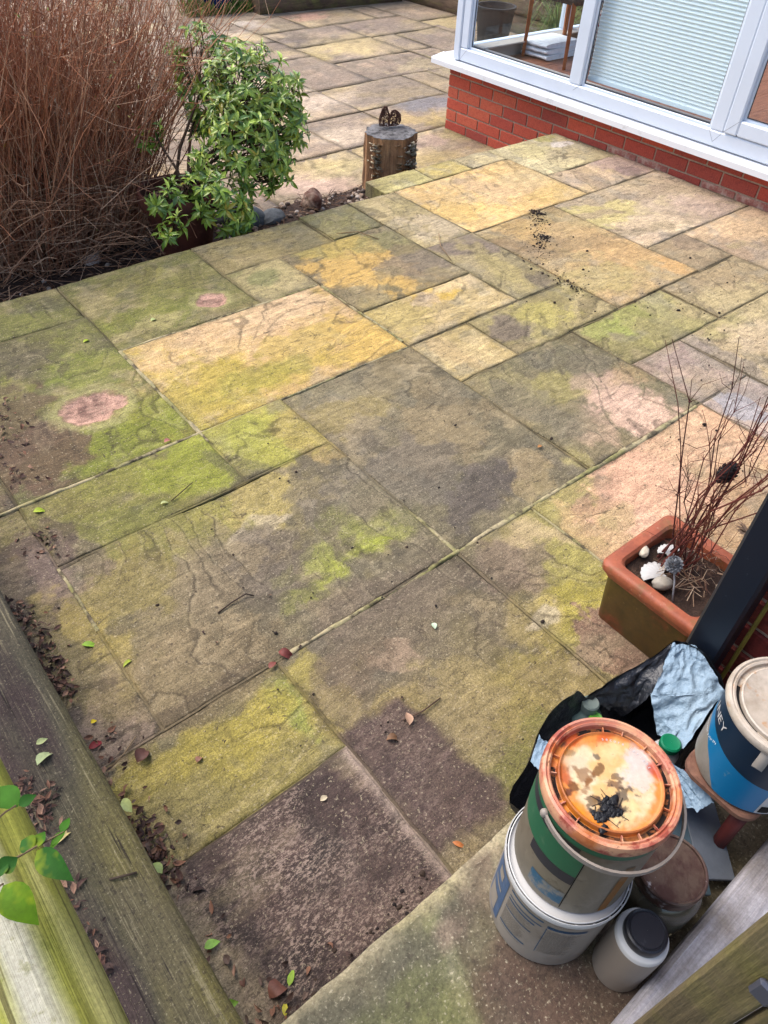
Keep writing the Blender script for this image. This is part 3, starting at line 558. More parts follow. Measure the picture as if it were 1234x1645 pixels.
# ------------------------------------------------------------------ lower patio
LOW = -.25
lp = MB(); lp.grid([[(x, y, LOW - .008) for x in np.linspace(-1.5, 8.2, 20)] for y in np.linspace(3.6, 9.9, 16)])
lower = lp.build('lower_patio', mat('sandy_mortar', C(168, 148, 124), .9, over=[(6, C(126, 110, 94), .44, .6, 5, .8)], val=[(60, .25)])); tag(lower, 'lower sandstone patio beyond the raised edge', kind='structure')
U = .305; GX0, GY0 = .22, 3.74; NXc, NYc = 22, 20
occ = np.zeros((NXc, NYc), bool); rs = np.random.RandomState(21); LS = []
for j in range(NYc):
    for i in range(NXc):
        if occ[i, j]: continue
        opts = [(3, 2), (2, 3), (2, 2), (3, 2), (2, 3), (2, 2)]; rs.shuffle(opts); opts = list(opts) + [(2, 1), (1, 2)]
        for (a, b_) in list(opts) + [(1, 1)]:
            if i + a <= NXc and j + b_ <= NYc and not occ[i:i + a, j:j + b_].any(): break
        occ[i:i + a, j:j + b_] = True
        LS.append((GX0 + i * U, GX0 + (i + a) * U, GY0 + j * U, GY0 + (j + b_) * U))
PAL = [((214, 192, 166), (190, 168, 146)), ((202, 178, 154), (178, 156, 138)), ((188, 164, 146), (164, 144, 130)), ((206, 184, 146), (188, 168, 126)), ((220, 200, 178), (200, 178, 158)), ((178, 158, 142), (156, 140, 130)), ((204, 178, 162), (182, 158, 144)), ((196, 178, 142), (172, 152, 126))]
def G(px, py, rx, ry, ang, col, st=.8, soft=.5, warp=1.0, fr=4): col = mute(col, .12); st = st * .8; return S(px, py, rx, ry, ang, col, st, soft, warp, fr, LOW)
LST = [G(550, 70, .5, .25, 0, (216, 190, 110), .8), G(600, 75, .4, .2, 0, (214, 186, 120), .6), G(700, 40, .5, .3, 0, (190, 172, 96), .7), G(720, 100, .4, .2, 0, (214, 196, 128), .7), G(650, 60, .4, .2, 0, (128, 112, 104), .6), G(600, 45, .4, .2, 0, (140, 122, 112), .7), G(480, 22, .3, .12, 0, (214, 160, 132), .9, .3, .6), G(500, 28, .2, .1, 0, (218, 158, 130), .8, .3, .6), G(440, 75, .35, .14, 0, (130, 112, 104), .7), G(380, 60, .3, .15, 0, (230, 196, 120), .6),
  G(690, 167, .22, .13, 0, (128, 126, 136), .95, .25, .6), G(665, 172, .1, .12, 0, (134, 130, 132), .8, .3, .6), G(720, 190, .2, .1, 0, (176, 152, 70), .8), G(640, 190, .2, .1, 0, (216, 180, 100), .7), G(680, 190, .2, .08, 0, (208, 178, 104), .7), G(690, 225, .14, .09, 0, (176, 146, 132), .8, .2, .5), G(730, 240, .2, .08, 0, (124, 100, 90), .7), G(700, 250, .2, .08, 0, (184, 158, 84), .7), G(560, 165, .3, .1, 0, (150, 132, 118), .7), G(600, 160, .2, .1, 0, (140, 124, 112), .5), G(520, 160, .3, .1, 0, (236, 210, 180), .7), G(640, 130, .3, .12, 0, (140, 122, 112), .6), G(480, 270, .25, .12, 0, (210, 182, 108), .7), G(450, 300, .3, .1, 0, (226, 186, 160), .8), G(520, 300, .2, .1, 0, (220, 182, 158), .7), G(540, 270, .15, .08, 0, (206, 188, 112), .6), G(500, 240, .2, .06, 0, (150, 128, 112), .7), G(560, 215, .3, .1, 0, (234, 208, 172), .7), G(250, 290, .2, .2, 0, (214, 178, 110), .8), G(330, 30, .4, .3, 0, (220, 210, 206), .8), G(310, 50, .5, .3, 0, (222, 208, 200), .7), G(740, 215, .15, .1, 0, (168, 160, 84), .7)]
for k, (x0, x1, y0, y1) in enumerate(LS):
    cx, cy = (x0 + x1) / 2, (y0 + y1) / 2
    if cx > 4.3 and cy < 4.4 and cx > 4.25: continue
    if y1 > 8.25 and cx > 4.15: continue
    if x1 > 6.95: continue
    c1, c2 = PAL[rs.randint(len(PAL))]; c1 = tuple(min(250, v * f_) for v, f_ in zip(c1, (.99, .96, .88))); c2 = tuple(min(250, v * f_) for v, f_ in zip(c2, (.97, .94, .86)))
    make_slab(lower, x0, x1, y0, y1, c1, c2, 0, .04 if cy < 6 else .07, top=LOW, th=.03, gap=.003, seed=100 + k, stains=LST, amp=.004, upper=False)

tag(RIB2.build('mortar', M_SMORT, lower), kind='stuff')
# ------------------------------------------------------------------ soil bed below the patio edge
rs = np.random.RandomState(5)
Xb = np.linspace(-1.6, 2.95, 120); Yb = np.linspace(3.07, 4.75, 50); mb = MB()
def bedtop(x, y):
    far = 3.78 + .9 * float(sst(1.95, 1.5, x)); lim = float(sst(far + .05, far - .06, y))
    return LOW - .03 + lim * (.045 + .05 * float(fbm(x * 7, y * 7, 4) - .4)) - (1 - lim) * .05
mb.grid([[(x, y, bedtop(x, y)) for x in Xb] for y in Yb])
tag(mb.build('soil_bed', M_SOIL, smooth=True), 'dark soil bed under the bush and pot below the patio edge', kind='structure')
mg = MB(); CG = [(176, 150, 128), (150, 128, 112), (196, 176, 156), (120, 98, 84), (206, 190, 176), (104, 92, 84)]
for k in range(260):
    x = rs.uniform(1.75, 2.95); y = rs.uniform(3.42, 3.82); r_ = rs.uniform(.006, .019)
    mg.cc = C(*CG[rs.randint(len(CG))]); mg.blob((x, y, bedtop(x, y) + r_ * .4), (r_, r_ * rs.uniform(.7, 1.1), r_ * .75), k, .3, 1)
for k in range(120):
    x = rs.uniform(.6, 1.75); y = rs.uniform(3.3, 4.1); r_ = rs.uniform(.006, .016)
    mg.cc = C(*CG[rs.randint(len(CG))]); mg.blob((x, y, bedtop(x, y) + r_ * .4), (r_, r_, r_ * .75), k + 900, .3, 1)
M_GRAVEL = mat('gravel', attr=True, rough=.85, val=[(60, .25)], bump=[(90, .4, .003)])
tag(mg.build('gravel', M_GRAVEL, smooth=True), 'loose gravel and small stones below the patio edge', kind='stuff')
ml = MB(); CB = [(120, 84, 62), (92, 64, 50), (150, 112, 84), (70, 50, 42), (168, 134, 104)]
def leafm(mb, pos, L_, W, rz, tilt=.1, roll=0., curl=.25, fold=.2, nseg=5, rt=None):
    rows = []
    for i in range(nseg + 1):
        t = i / nseg; ww = W * math.sin(math.pi * min(1, t ** .8)) * .5 * (1.05 - .1 * t) + (.0002)
        zc = -curl * L_ * (t - .3) ** 2
        rows.append([(t * L_, -ww, zc + fold * ww), (t * L_, 0, zc), (t * L_, ww, zc + fold * ww)])
    n0 = len(mb.v); mb.grid(rows)
    m = Matrix.Rotation(rz, 3, 'Z') @ Matrix.Rotation(-tilt, 3, 'Y') @ Matrix.Rotation(roll, 3, 'X')
    if rt is not None: m = rt
    for i in range(n0, len(mb.v)): mb.v[i] = tuple(m @ Vector(mb.v[i]) + Vector(pos))
for k in range(900):
    x = rs.uniform(.2, 1.8); y = rs.uniform(3.15, 4.2)
    ml.cc = C(*CB[rs.randint(len(CB))]); leafm(ml, (x, y, bedtop(x, y) + rs.uniform(.002, .02)), rs.uniform(.02, .05), rs.uniform(.006, .02), rs.uniform(0, 6.3), rs.uniform(-.4, .4), rs.uniform(-.6, .6), rs.uniform(-1, 1.5), .3, 3)
for k in range(420):
    x = rs.uniform(.2, 2.9); y = rs.uniform(3.3, 3.85 if x > 1.7 else 4.3); a = rs.uniform(0, 6.3); l_ = rs.uniform(.04, .16); z = bedtop(x, y) + .008
    ml.cc = C(*CB[rs.randint(len(CB))]); ml.tube([(x, y, z), (x + .5 * l_ * math.cos(a), y + .5 * l_ * math.sin(a), z + rs.uniform(0, .02)), (x + l_ * math.cos(a + .2), y + l_ * math.sin(a + .2), z)], .0015, 3, False)
M_LITTER = mat('dry_litter', attr=True, rough=.9, val=[(70, .25)])
tag(ml.build('leaf_litter', M_LITTER), 'dry leaf and twig litter on the soil bed', kind='stuff')

# ------------------------------------------------------------------ conservatory
M_BRICK = [mat('red_brick', C(*c_), .85, over=[(30, C(*c2), .5, .7, 5, .6), (70, C(206, 150, 128), .62, .75, 5, .5)], val=[(140, .3)], bump=[(110, .5, .003)])
           for c_, c2 in (((214, 98, 74), (190, 80, 64)), ((198, 88, 70), (174, 74, 62)), ((220, 110, 82), (198, 86, 66)), ((182, 84, 70), (154, 70, 62)))]
M_BRICKPALE = mat('lime_stained_brick', C(176, 108, 94), .9, over=[(22, C(212, 178, 160), .45, .65, 6, .85)], val=[(140, .3)], bump=[(110, .6, .003)])
M_POINT = mat('pointing', C(186, 160, 138), .9, val=[(80, .3)], bump=[(120, .6, .003)])
M_UPVC = mat('white_plastic_frame', (.64, .70, .79), .32, over=[(3, (.56, .61, .68), .5, .75, 4, .5), (40, (.5, .5, .5), .66, .76, 4, .3)], spec=.45)
M_SILL = mat('weathered_white_sill', (.74, .74, .75), .5, over=[(12, C(176, 172, 166), .58, .74, 6, .55)], spec=.4)
M_SEAL = mat('black_gasket', C(60, 64, 70), .6)
def glass_mat(name, tint=(1, 1, 1), rough=0.0):
    m = bpy.data.materials.new(name); m.use_nodes = True; t = m.node_tree; N = t.nodes; L = t.links; N.remove(N['Principled BSDF'])
    tr = N.new('ShaderNodeBsdfTransparent'); tr.inputs[0].default_value = (*tint, 1); gl = N.new('ShaderNodeBsdfGlossy'); gl.inputs['Roughness'].default_value = rough
    lw = N.new('ShaderNodeLayerWeight'); pw = N.new('ShaderNodeMath'); pw.operation = 'POWER'; pw.inputs[1].default_value = 4.5; L.new(lw.outputs['Facing'], pw.inputs[0])
    fr = N.new('ShaderNodeMath'); fr.operation = 'MULTIPLY_ADD'; fr.inputs[1].default_value = .8; fr.inputs[2].default_value = .025; L.new(pw.outputs[0], fr.inputs[0]); mx = N.new('ShaderNodeMixShader')
    L.new(fr.outputs[0], mx.inputs[0]); L.new(tr.outputs[0], mx.inputs[1]); L.new(gl.outputs[0], mx.inputs[2]); L.new(mx.outputs[0], N['Material Output'].inputs[0]); return m
M_PANE = glass_mat('window_glass', (.97, .99, .99))
WX, WY = 4.173, 4.32
cons = thing('conservatory', (0, 0, 0), 'white framed conservatory on a low red brick wall', 'conservatory')
core = MB(); core.box((WX + .006, -.6, -.34), (WX + .10, WY - .006, .17)); core.box((WX + .1, WY - .11, -.34), (7.6, WY - .006, .17))
wall = core.build('brick_wall', M_POINT, cons)
brick_me = []
for mi in range(6):
    b = MB(); b.box((0, 0, 0), (.05, .215, .065), .003); 
    rr = np.random.RandomState(mi); b.v = [(x + rr.uniform(-.0012, .0012), y + rr.uniform(-.0012, .0012), z + rr.uniform(-.0012, .0012)) for x, y, z in b.v]
    o = b.build('brick', M_BRICK[mi % 4], wall); brick_me.append(o.data); bpy.data.objects.remove(o)
half_me = []
for mi in range(4):
    b = MB(); b.box((0, 0, 0), (.05, .1025, .065), .003); o = b.build('brick', M_BRICK[mi % 4], wall); half_me.append(o.data); bpy.data.objects.remove(o)
pale_me = brick_me[1].copy(); pale_me.materials.clear(); pale_me.materials.append(M_BRICKPALE)
def put(me, x, y, z, parent, name='brick', rz=0):
    o = bpy.data.objects.new(name, me); COL.objects.link(o); o.parent = parent; o.location = (x, y, z); o.rotation_euler = (0, 0, rz); return o
for c_ in range(6):
    z = -.262 + .075 * c_; y = WY
    odd = c_ % 2
    if odd: y -= .1025; put(half_me[rs.randint(4)], WX, y, z, wall); y -= .010
    while y > 1.0:
        y -= .215; me = brick_me[rs.randint(6) if y > 3.2 else rs.choice([1, 3, 1, 3, 4, 5])]
        if c_ == 3 and y < 2.8: me = pale_me if rs.rand() < .75 else brick_me[3]
        put(me, WX, y, z, wall); y -= .010
# sill with nosing
s_ = MB(); P_ = [(4.085, .168), (4.085, .198), (4.090, .205), (4.20, .222), (4.20, .150), (4.178, .150), (4.172, .168)]
for ya, yb in ((-.6, 4.43),):
    n0 = len(P_); V = [(x, yy, z) for yy in (ya, yb) for x, z in P_]
    s_.add(V, [tuple(range(n0)), tuple(range(2 * n0 - 1, n0 - 1, -1))] + [(i, i + n0, (i + 1) % n0 + n0, (i + 1) % n0) for i in range(n0)])
s_.box((4.205, 4.235, .165), (7.6, 4.43, .219), .004)
s_.build('window_sill', M_SILL, cons)
# frame members on the garden front
FX0, FX1 = 4.135, 4.20; ZT = 2.05
def member(name, a, b, bev=.007, m=None, parent=None):
    q = MB(); q.box(a, b, bev); return q.build(name, m or M_UPVC, parent or cons)
member('corner_post', (FX0 - .004, 4.20, .2205), (4.26, 4.262, ZT + .03))
member('bottom_rail', (FX0, -.6, .2215), (FX1, 4.199, .300))
member('top_rail', (FX0, -.6, ZT - .07), (FX1, 4.199, ZT))
frames = [(4.199, 4.128), (3.222, 3.134), (2.22, 2.137), (1.14, 1.05), (.1, .02)]
for ya, yb in frames: member('mullion', (FX0 + .0015, yb, .2995), (FX1 - .0015, ya, ZT - .069))
def pane(y0, y1, z0, z1, x=4.165):
    # glazing bead, gasket and the sheet of glass
    q = MB()
    for a, b in (((FX0 + .018, y0 - .002, z0 - .002), (FX0 + .030, y0 + .014, z1 + .002)), ((FX0 + .018, y1 - .014, z0 - .002), (FX0 + .030, y1 + .002, z1 + .002))): q.box(a, b, .003)
    q.box((FX0 + .018, y0 + .014, z0 - .002), (FX0 + .030, y1 - .014, z0 + .014), .003)
    bd = q.build('glazing_bead', M_UPVC, cons)
    q = MB(); q.box((x - .004, y0 + .0145, z0 + .0145), (x - .001, y0 + .019, z1)); q.box((x - .004, y1 - .019, z0 + .0145), (x - .001, y1 - .0145, z1)); q.box((x - .004, y0 + .0192, z0 + .0145), (x - .001, y1 - .0192, z0 + .019)); q.build('gasket', M_SEAL, cons)
    q = MB(); q.box((x, y0 + .01, z0 + .01), (x + .004, y1 - .01, z1)); q.build('pane', M_PANE, cons)
pane(3.222, 4.128, .30, ZT - .07); pane(2.22, 3.134, .30, ZT - .07); pane(.1, 1.05, .30, ZT - .07)
# opening light: its own sash standing proud of the frame
sy0, sy1 = 1.145, 2.132
for nm, a, b in (('sash_stile', (FX0 - .010, sy1 - .078, .305), (FX1 - .02, sy1, ZT - .075)), ('sash_stile', (FX0 - .010, sy0, .305), (FX1 - .02, sy0 + .078, ZT - .075)), ('sash_rail', (FX0 - .0085, sy0 + .078, .305), (FX1 - .021, sy1 - .078, .380)), ('sash_rail', (FX0 - .0085, sy0 + .078, ZT - .15), (FX1 - .021, sy1 - .078, ZT - .075))): member(nm, a, b)
pane(sy0 + .078, sy1 - .078, .38, ZT - .15, x=4.155)
# mitre lines at the frame corners
M_JOINT = mat('mitre_joint_grey', C(150, 158, 170), .6)
def mitre(p0, p1, x):
    q = MB(); (y0, z0), (y1, z1) = p0, p1; n = np.array([-(z1 - z0), y1 - y0]); n = n / np.linalg.norm(n) * .0009
    q.add([(x, y0 + n[0], z0 + n[1]), (x, y0 - n[0], z0 - n[1]), (x, y1 - n[0], z1 - n[1]), (x, y1 + n[0], z1 + n[1])], [(0, 1, 2, 3)]); q.build('mitre_line', M_JOINT, cons)
mitre((4.195, .226), (4.13, .297), FX0 - .0006); mitre((2.178, .245), (2.216, .296), FX0 - .0006); mitre((2.178, .245), (2.139, .296), FX0 - .0006); mitre((2.128, .309), (2.058, .377), FX0 - .0106); mitre((3.178, .268), (3.140, .298), FX0 - .0006)
for y_, z_ in ((4.119, .50), (3.126, .40), (2.046, .47)):
    q = MB(); q.box((FX0 + .0165, y_ - .006, z_ - .012), (FX0 + .0175, y_ + .004, z_ + .012), .0004); q.build('glazing_clip', M_UPVC, cons)
# side wall frame (towards the lower patio)
for a, b in (((4.262, 4.205, .2215), (7.6, 4.265, .300)), ((4.262, 4.205, ZT - .07), (7.6, 4.265, ZT))): member('bottom_rail' if a[2] < 1 else 'top_rail', a, b)
for x in (5.22, 6.3, 7.5): member('mullion', (x, 4.207, .2995), (x + .09, 4.263, ZT - .069))
q = MB()
for a, b in ((4.262, 5.22), (5.31, 6.3), (6.39, 7.5)): q.box((a, 4.232, .299), (b, 4.236, ZT - .069))
q.build('pane', M_PANE, cons)
# inside
M_FLOORW = wood('interior_wood_floor', C(168, 112, 86), C(140, 88, 66), st=(2, 14, 14), rough=.45)
q = MB()
for k in range(18): q.box((4.28, 1.0 + k * .178, .185), (7.5, 1.0 + k * .178 + .176, .200 + .0004 * (k % 2)), .001)
q.build('floor', M_FLOORW, cons)
q = MB(); q.box((4.275, -.6, .10), (4.30, 4.20, .29)); q.box((4.30, 4.17, .10), (7.5, 4.2, .285)); q.box((4.262, 4.1, .286), (7.5, 4.204, .2985), .004); q.build('inner_sill', mat('cream_wall', C(206, 196, 186), .8), cons)
q = MB(); q.box((7.55, -.6, -.3), (7.62, 4.2, 2.1)); q.build('back_wall', mat('plaster', C(190, 180, 170), .9), cons)
# pleated blind behind the second pane
bl = MB(); rows = []; zb0, zb1, pt = .345, ZT - .08, .0095
n = int((zb1 - zb0) / pt)
for i in range(n + 1): rows.append([(4.222 + (.0065 if i % 2 else 0), y_, zb0 + i * pt) for y_ in (2.205, 3.15)])
bl.grid(rows); bl.box((4.218, 2.205, .322), (4.238, 3.15, zb0), .002)
M_BLIND = mat('pleated_blind', (.78, .85, .87), .8)
bl.build('pleated_blind', M_BLIND, cons)

# ------------------------------------------------------------------ inside: chair, cushion and folded towel
M_CHAIRW = wood('chair_wood', C(186, 104, 50), C(150, 78, 36), st=(14, 14, 1), rough=.4)
M_SEATB = mat('brown_seat_fabric', C(84, 66, 58), .9, val=[(120, .3)])
ch = thing('dining_chair', (4.69, 3.91, .2), 'wooden chair with brown seat inside the conservatory', 'chair')
for (x, y) in ((0.0, .20), (-.01, -.20), (.42, .19), (.42, -.19)):
    q = MB(); q.tube([(x, y, 0), (x * .96, y * .97, .22), (x * .94, y * .95, .42)], [.015, .018, .021], 4); q.build('leg', M_CHAIRW, ch)
q = MB(); q.box((-.04, -.24, .37), (.47, .24, .47), .03); q.build('seat', M_SEATB, ch)
q = MB(); q.box((.44, -.23, .50), (.48, .23, .95), .012); q.build('backrest', M_CHAIRW, ch)
M_CHECK = bpy.data.materials.new('red_check_cloth'); M_CHECK.use_nodes = True
_t = M_CHECK.node_tree; _b = _t.nodes['Principled BSDF']; _b.inputs['Roughness'].default_value = .9
_cur = None
for ax, rt in ((0, 0), (1, R(90))):
    wv = _t.nodes.new('ShaderNodeTexWave'); wv.inputs['Scale'].default_value = 7; mp = _t.nodes.new('ShaderNodeMapping'); mp.inputs['Rotation'].default_value = (0, rt, 0) if ax else (0, 0, 0)
    tc_ = _t.nodes.new('ShaderNodeTexCoord'); _t.links.new(tc_.outputs['Object'], mp.inputs[0]); _t.links.new(mp.outputs[0], wv.inputs[0])
    rp = _t.nodes.new('ShaderNodeMapRange'); rp.inputs[1].default_value = .86; rp.inputs[2].default_value = .92; _t.links.new(wv.outputs['Fac'], rp.inputs[0])
    if _cur is None: _cur = rp.outputs[0]
    else:
        mm = _t.nodes.new('ShaderNodeMath'); mm.operation = 'MAXIMUM'; _t.links.new(_cur, mm.inputs[0]); _t.links.new(rp.outputs[0], mm.inputs[1]); _cur = mm.outputs[0]
mx = _t.nodes.new('ShaderNodeMix'); mx.data_type = 'RGBA'; _t.links.new(_cur, mx.inputs[0]); mx.inputs[6].default_value = (*C(226, 206, 190), 1); mx.inputs[7].default_value = (*C(150, 60, 60), 1); _t.links.new(mx.outputs[2], _b.inputs['Base Color'])
p = atx(928, 4, 4.72)
q = MB(); q.blob((0, 0, 0), (.10, .20, .07), 3, .08, 3); o = q.build('cushion', M_CHECK, None, True, (4.80, 3.84, .72)); tag(o, 'cream cushion with red stripes on the chair seat', 'cushion')
q = MB(); q.blob((0, 0, 0), (.16, .16, .13), 8, .1, 3); o = q.build('cushion', M_CHECK, None, True, (5.28, 3.92, .33)); tag(o, 'cream cushion with red stripes on the conservatory floor behind the chair', 'cushion')
M_TOWEL = mat('white_towel', (.78, .79, .82), .95, val=[(30, .12)], bump=[(200, .6, .004), (14, .6, .02)])
tw = MB()
for k in range(3):
    rows = []
    for i in range(21):
        t = i / 20; row = []
        for j in range(13):
            v = j / 12; a = 2 * math.pi * v
            sx = .19 * math.copysign(abs(math.cos(a)) ** .45, math.cos(a)); sz = .017 * math.copysign(abs(math.sin(a)) ** .7, math.sin(a))
            row.append((sx + .006 * math.sin(5 * t + k), (t - .5) * .24 + .01 * k, .018 + k * .034 + sz + .008 * (float(fbm(t * 5 + k, v * 5, 2)) - .5)))
        rows.append(row)
    tw.grid(rows); tw.add([rows[0][j] for j in range(12)], [tuple(range(12))]); tw.add([rows[-1][j] for j in range(12)], [tuple(range(11, -1, -1))])
o = tw.build('folded_towel', M_TOWEL, None, True, (4.90, 4.03, .202)); tag(o, 'folded white towel on the floor inside the window', 'towel')

# ------------------------------------------------------------------ timber retaining walls at the far end
M_SLEEP = wood('old_sleeper', C(120, 98, 78), C(88, 70, 56), C(126, 124, 66), st=(1, 9, 9))
M_SLEEPY = wood('old_sleeper_side', C(120, 98, 78), C(88, 70, 56), C(126, 124, 66), st=(9, 1, 9))
def log_beam(name, p, q_, h, wd, mt, label, seed):
    p, q_ = np.array(p), np.array(q_); n = 24; L_ = np.linalg.norm(q_ - p); e = (q_ - p) / L_; nn = np.array([-e[1], e[0], 0]); rows = []
    for i in range(n + 1):
        c = p + (q_ - p) * i / n; row = []
        for k in range(17):
            a = 2 * math.pi * k / 16; sx = math.copysign(abs(math.cos(a)) ** .5, math.cos(a)); sz = math.copysign(abs(math.sin(a)) ** .5, math.sin(a))
            j_ = 1 + .14 * (float(fbm(i * .5 + seed, k % 16 * .7, 3)) - .5)
            row.append(c + nn * sx * wd / 2 * j_ + np.array([0, 0, h / 2 + sz * h / 2 * j_]))
        rows.append(row)
    mb = MB(); mb.grid(rows); mb.add([r_ for r_ in rows[0][:16]], [tuple(range(16))]); mb.add([r_ for r_ in rows[-1][:16]], [tuple(range(15, -1, -1))])
    return tag(mb.build(name, mt, None, 'auto'), label, 'sleeper')
for k, nm in enumerate(('lowest', 'middle', 'topmost')):
    log_beam('timber_sleeper', (4.98, 8.26, LOW - .03 + k * .175), (6.86, 8.10, LOW - .03 + k * .175), .18, .2, M_SLEEP, nm + ' sleeper of the low timber wall across the far end of the lower patio', k * 5)
    log_beam('timber_sleeper', (7.02, 8.2, LOW - .03 + k * .175), (6.98, 4.4, LOW - .03 + k * .175), .18, .2, M_SLEEPY, nm + ' sleeper of the timber wall running behind the conservatory', 30 + k * 5)
q = MB(); q.grid([[(x, y, .22 + .05 * float(fbm(x * 3, y * 3, 3))) for x in np.linspace(5.0, 6.95, 12)] for y in np.linspace(8.3, 11, 10)]); tag(q.build('raised_bed', M_SOIL, None, True), 'raised soil bed behind the far timber wall', kind='structure')
q = MB(); q.grid([[(x, y, .22 + .05 * float(fbm(x * 3, y * 3, 3))) for x in np.linspace(7.05, 10, 12)] for y in np.linspace(4.4, 11, 20)]); tag(q.build('raised_bed', M_SOIL, None, True), 'raised soil bed behind the side timber wall', kind='structure')
# blue pot, stump, slate, grass at the end of the patio
M_BLUEG = mat('cobalt_glaze', C(28, 44, 110), .15, over=[(6, C(20, 90, 90), .5, .7, 4, .6)], spec=.6)
M_TERRA = mat('terracotta', C(196, 110, 82), .8, over=[(14, C(160, 84, 62), .45, .65, 5, .7)], val=[(80, .2)], bump=[(90, .3, .002)])
bp = thing('glazed_pot', (4.66, 8.55, LOW), 'cobalt blue glazed pot with terracotta rim at the end of the lower patio', 'pot')
q = MB(); q.lathe([(.0, 0), (.13, 0), (.15, .02), (.20, .14), (.215, .22)], 40); q.build('body', M_BLUEG, bp, True)
q = MB(); q.lathe([(.216, .22), (.232, .225), (.236, .25), (.228, .262), (.195, .262), (.185, .20)], 40); q.build('rim', M_TERRA, bp, 'auto')
q = MB(); q.lathe([(.188, .215), (.001, .225)], 30); q.build('soil', M_SOIL, bp)
M_STUMP = wood('split_wood', C(200, 160, 124), C(150, 104, 76), st=(12, 12, 1))
q = MB(); q.lathe([(.115, 0), (.105, .05), (.10, .2), (.098, .3), (.0, .305)], 20); q.v = [(x * (1 + .25 * (float(fbm(math.atan2(y, x) * 3 + 9, z, 2)) - .5)), y * (1 + .25 * (float(fbm(math.atan2(y, x) * 3, z, 2)) - .5)), z) for x, y, z in q.v]
o = q.build('wood_stump', M_STUMP, None, 'auto', (5.0, 8.50, LOW)); tag(o, 'small pale wood stump beside the blue pot', 'stump')
q = MB(); q.box((-.06, -.012, 0), (.06, .012, .20), .006); o = q.build('slate_offcut', mat('pale_slate', C(208, 206, 204), .7), None, False, (5.17, 8.38, LOW)); o.rotation_euler = (R(-14), 0, R(35)); tag(o, 'pale slate offcut leaning by the far sleepers', 'slate')
gm = MB(); GC = [(96, 130, 56), (120, 150, 60), (80, 112, 48), (150, 160, 80)]
for k in range(900):
    a = rs.uniform(0, 1); x = lerp(4.25, 5.15, a) + rs.normal(0, .03); y = lerp(8.38, 8.30, a) + abs(rs.normal(0, .12)); h_ = rs.uniform(.04, .16) * (1.3 if a < .25 else .8); b_ = rs.uniform(0, 6.3)
    gm.cc = C(*GC[rs.randint(4)]); dx, dy = math.cos(b_), math.sin(b_); ln = rs.uniform(.02, .08)
    gm.add([(x - dy * .003, y + dx * .003, LOW - .01), (x + dy * .003, y - dx * .003, LOW - .01), (x + dx * ln * .5 + dy * .002, y + dy * ln * .5 - dx * .002, LOW + h_ * .7), (x + dx * ln, y + dy * ln, LOW + h_)], [(0, 1, 2), (0, 2, 3)])
tag(gm.build('grass', mat('grass_blades', attr=True, rough=.7)), 'rough grass growing around the blue pot', kind='stuff')
# tub standing in for the dark reflection in the glass, and grassy plant outside
q = MB(); q.lathe([(.0, 0), (.15, 0), (.19, .30), (.20, .30), (.20, .32), (.18, .32), (.14, .02)], 30); o = q.build('reflection_tub', mat('dark_grey_plastic', C(52, 50, 50), .6), None, 'auto', (6.35, 6.0, LOW)); tag(o, 'dark grey tub standing in for a reflection in the conservatory corner window', 'tub')
gm = MB()
for k in range(260):
    b_ = rs.uniform(0, 6.3); ln = rs.uniform(.15, .45); h_ = rs.uniform(.25, .6); dx, dy = math.cos(b_), math.sin(b_); gm.cc = C(*GC[rs.randint(4)])
    P = [np.array((dx * ln * t, dy * ln * t, h_ * (1 - (1 - t) ** 2) - .25 * t ** 3)) for t in (0, .35, .7, 1)]
    for i in range(3):
        w0, w1 = .006 * (1 - i / 3.2), .006 * (1 - (i + 1) / 3.2); s0 = np.array((-dy, dx, 0))
        gm.add([P[i] - s0 * w0, P[i] + s0 * w0, P[i + 1] + s0 * w1, P[i + 1] - s0 * w1], [(0, 1, 2, 3)])
o = gm.build('grassy_plant', mat('grassy_leaves', attr=True, rough=.6), None, False, (6.6, 5.4, LOW)); tag(o, 'clump of arching grassy leaves seen through the conservatory corner window', 'plant')

# ------------------------------------------------------------------ upright log with bracket fungus
lg = thing('log', (3.03, 3.595, LOW), 'upright cut log with shelf fungus standing below the patio edge', 'log')
M_BARK = wood('stripped_bark', C(178, 132, 94), C(82, 56, 42), C(206, 160, 116), st=(9, 9, .7), v=.5)
M_CUT = mat('grey_cut_end', C(92, 88, 88), .85, over=[(9, C(150, 146, 144), .42, .60, 6, .75), (26, C(48, 44, 42), .48, .60, 5, .8)], bump=[(60, .5, .004)])
q = MB(); rows = []
for i in range(15):
    z = i / 14 * .352; row = []
    for k in range(97):
        a = 2 * math.pi * (k % 96) / 96; r_ = .148 + .012 * (1 - i / 14) + .022 * (float(fbm(math.cos(a) * 2.5 + 4, math.sin(a) * 2.5 + z * .6, 3)) - .5) + .020 * (float(vnoise(k % 96 * .55, z * 2.5)) - .5) + .010 * (float(vnoise(k % 96 * .9, z * 22)) - .5)
        row.append((r_ * math.cos(a), r_ * math.sin(a), z))
    rows.append(row)
q.grid(rows); q.build('trunk', M_BARK, lg, True)
q = MB(); q.add([r_ for r_ in rows[-1][:96]], [tuple(range(96))]); q.v = [(x, y, z + .002) for x, y, z in q.v]; q.build('cut_top', M_CUT, lg)
fm = MB(); FC = [(226, 212, 180), (196, 174, 138), (240, 228, 204), (160, 130, 98)]
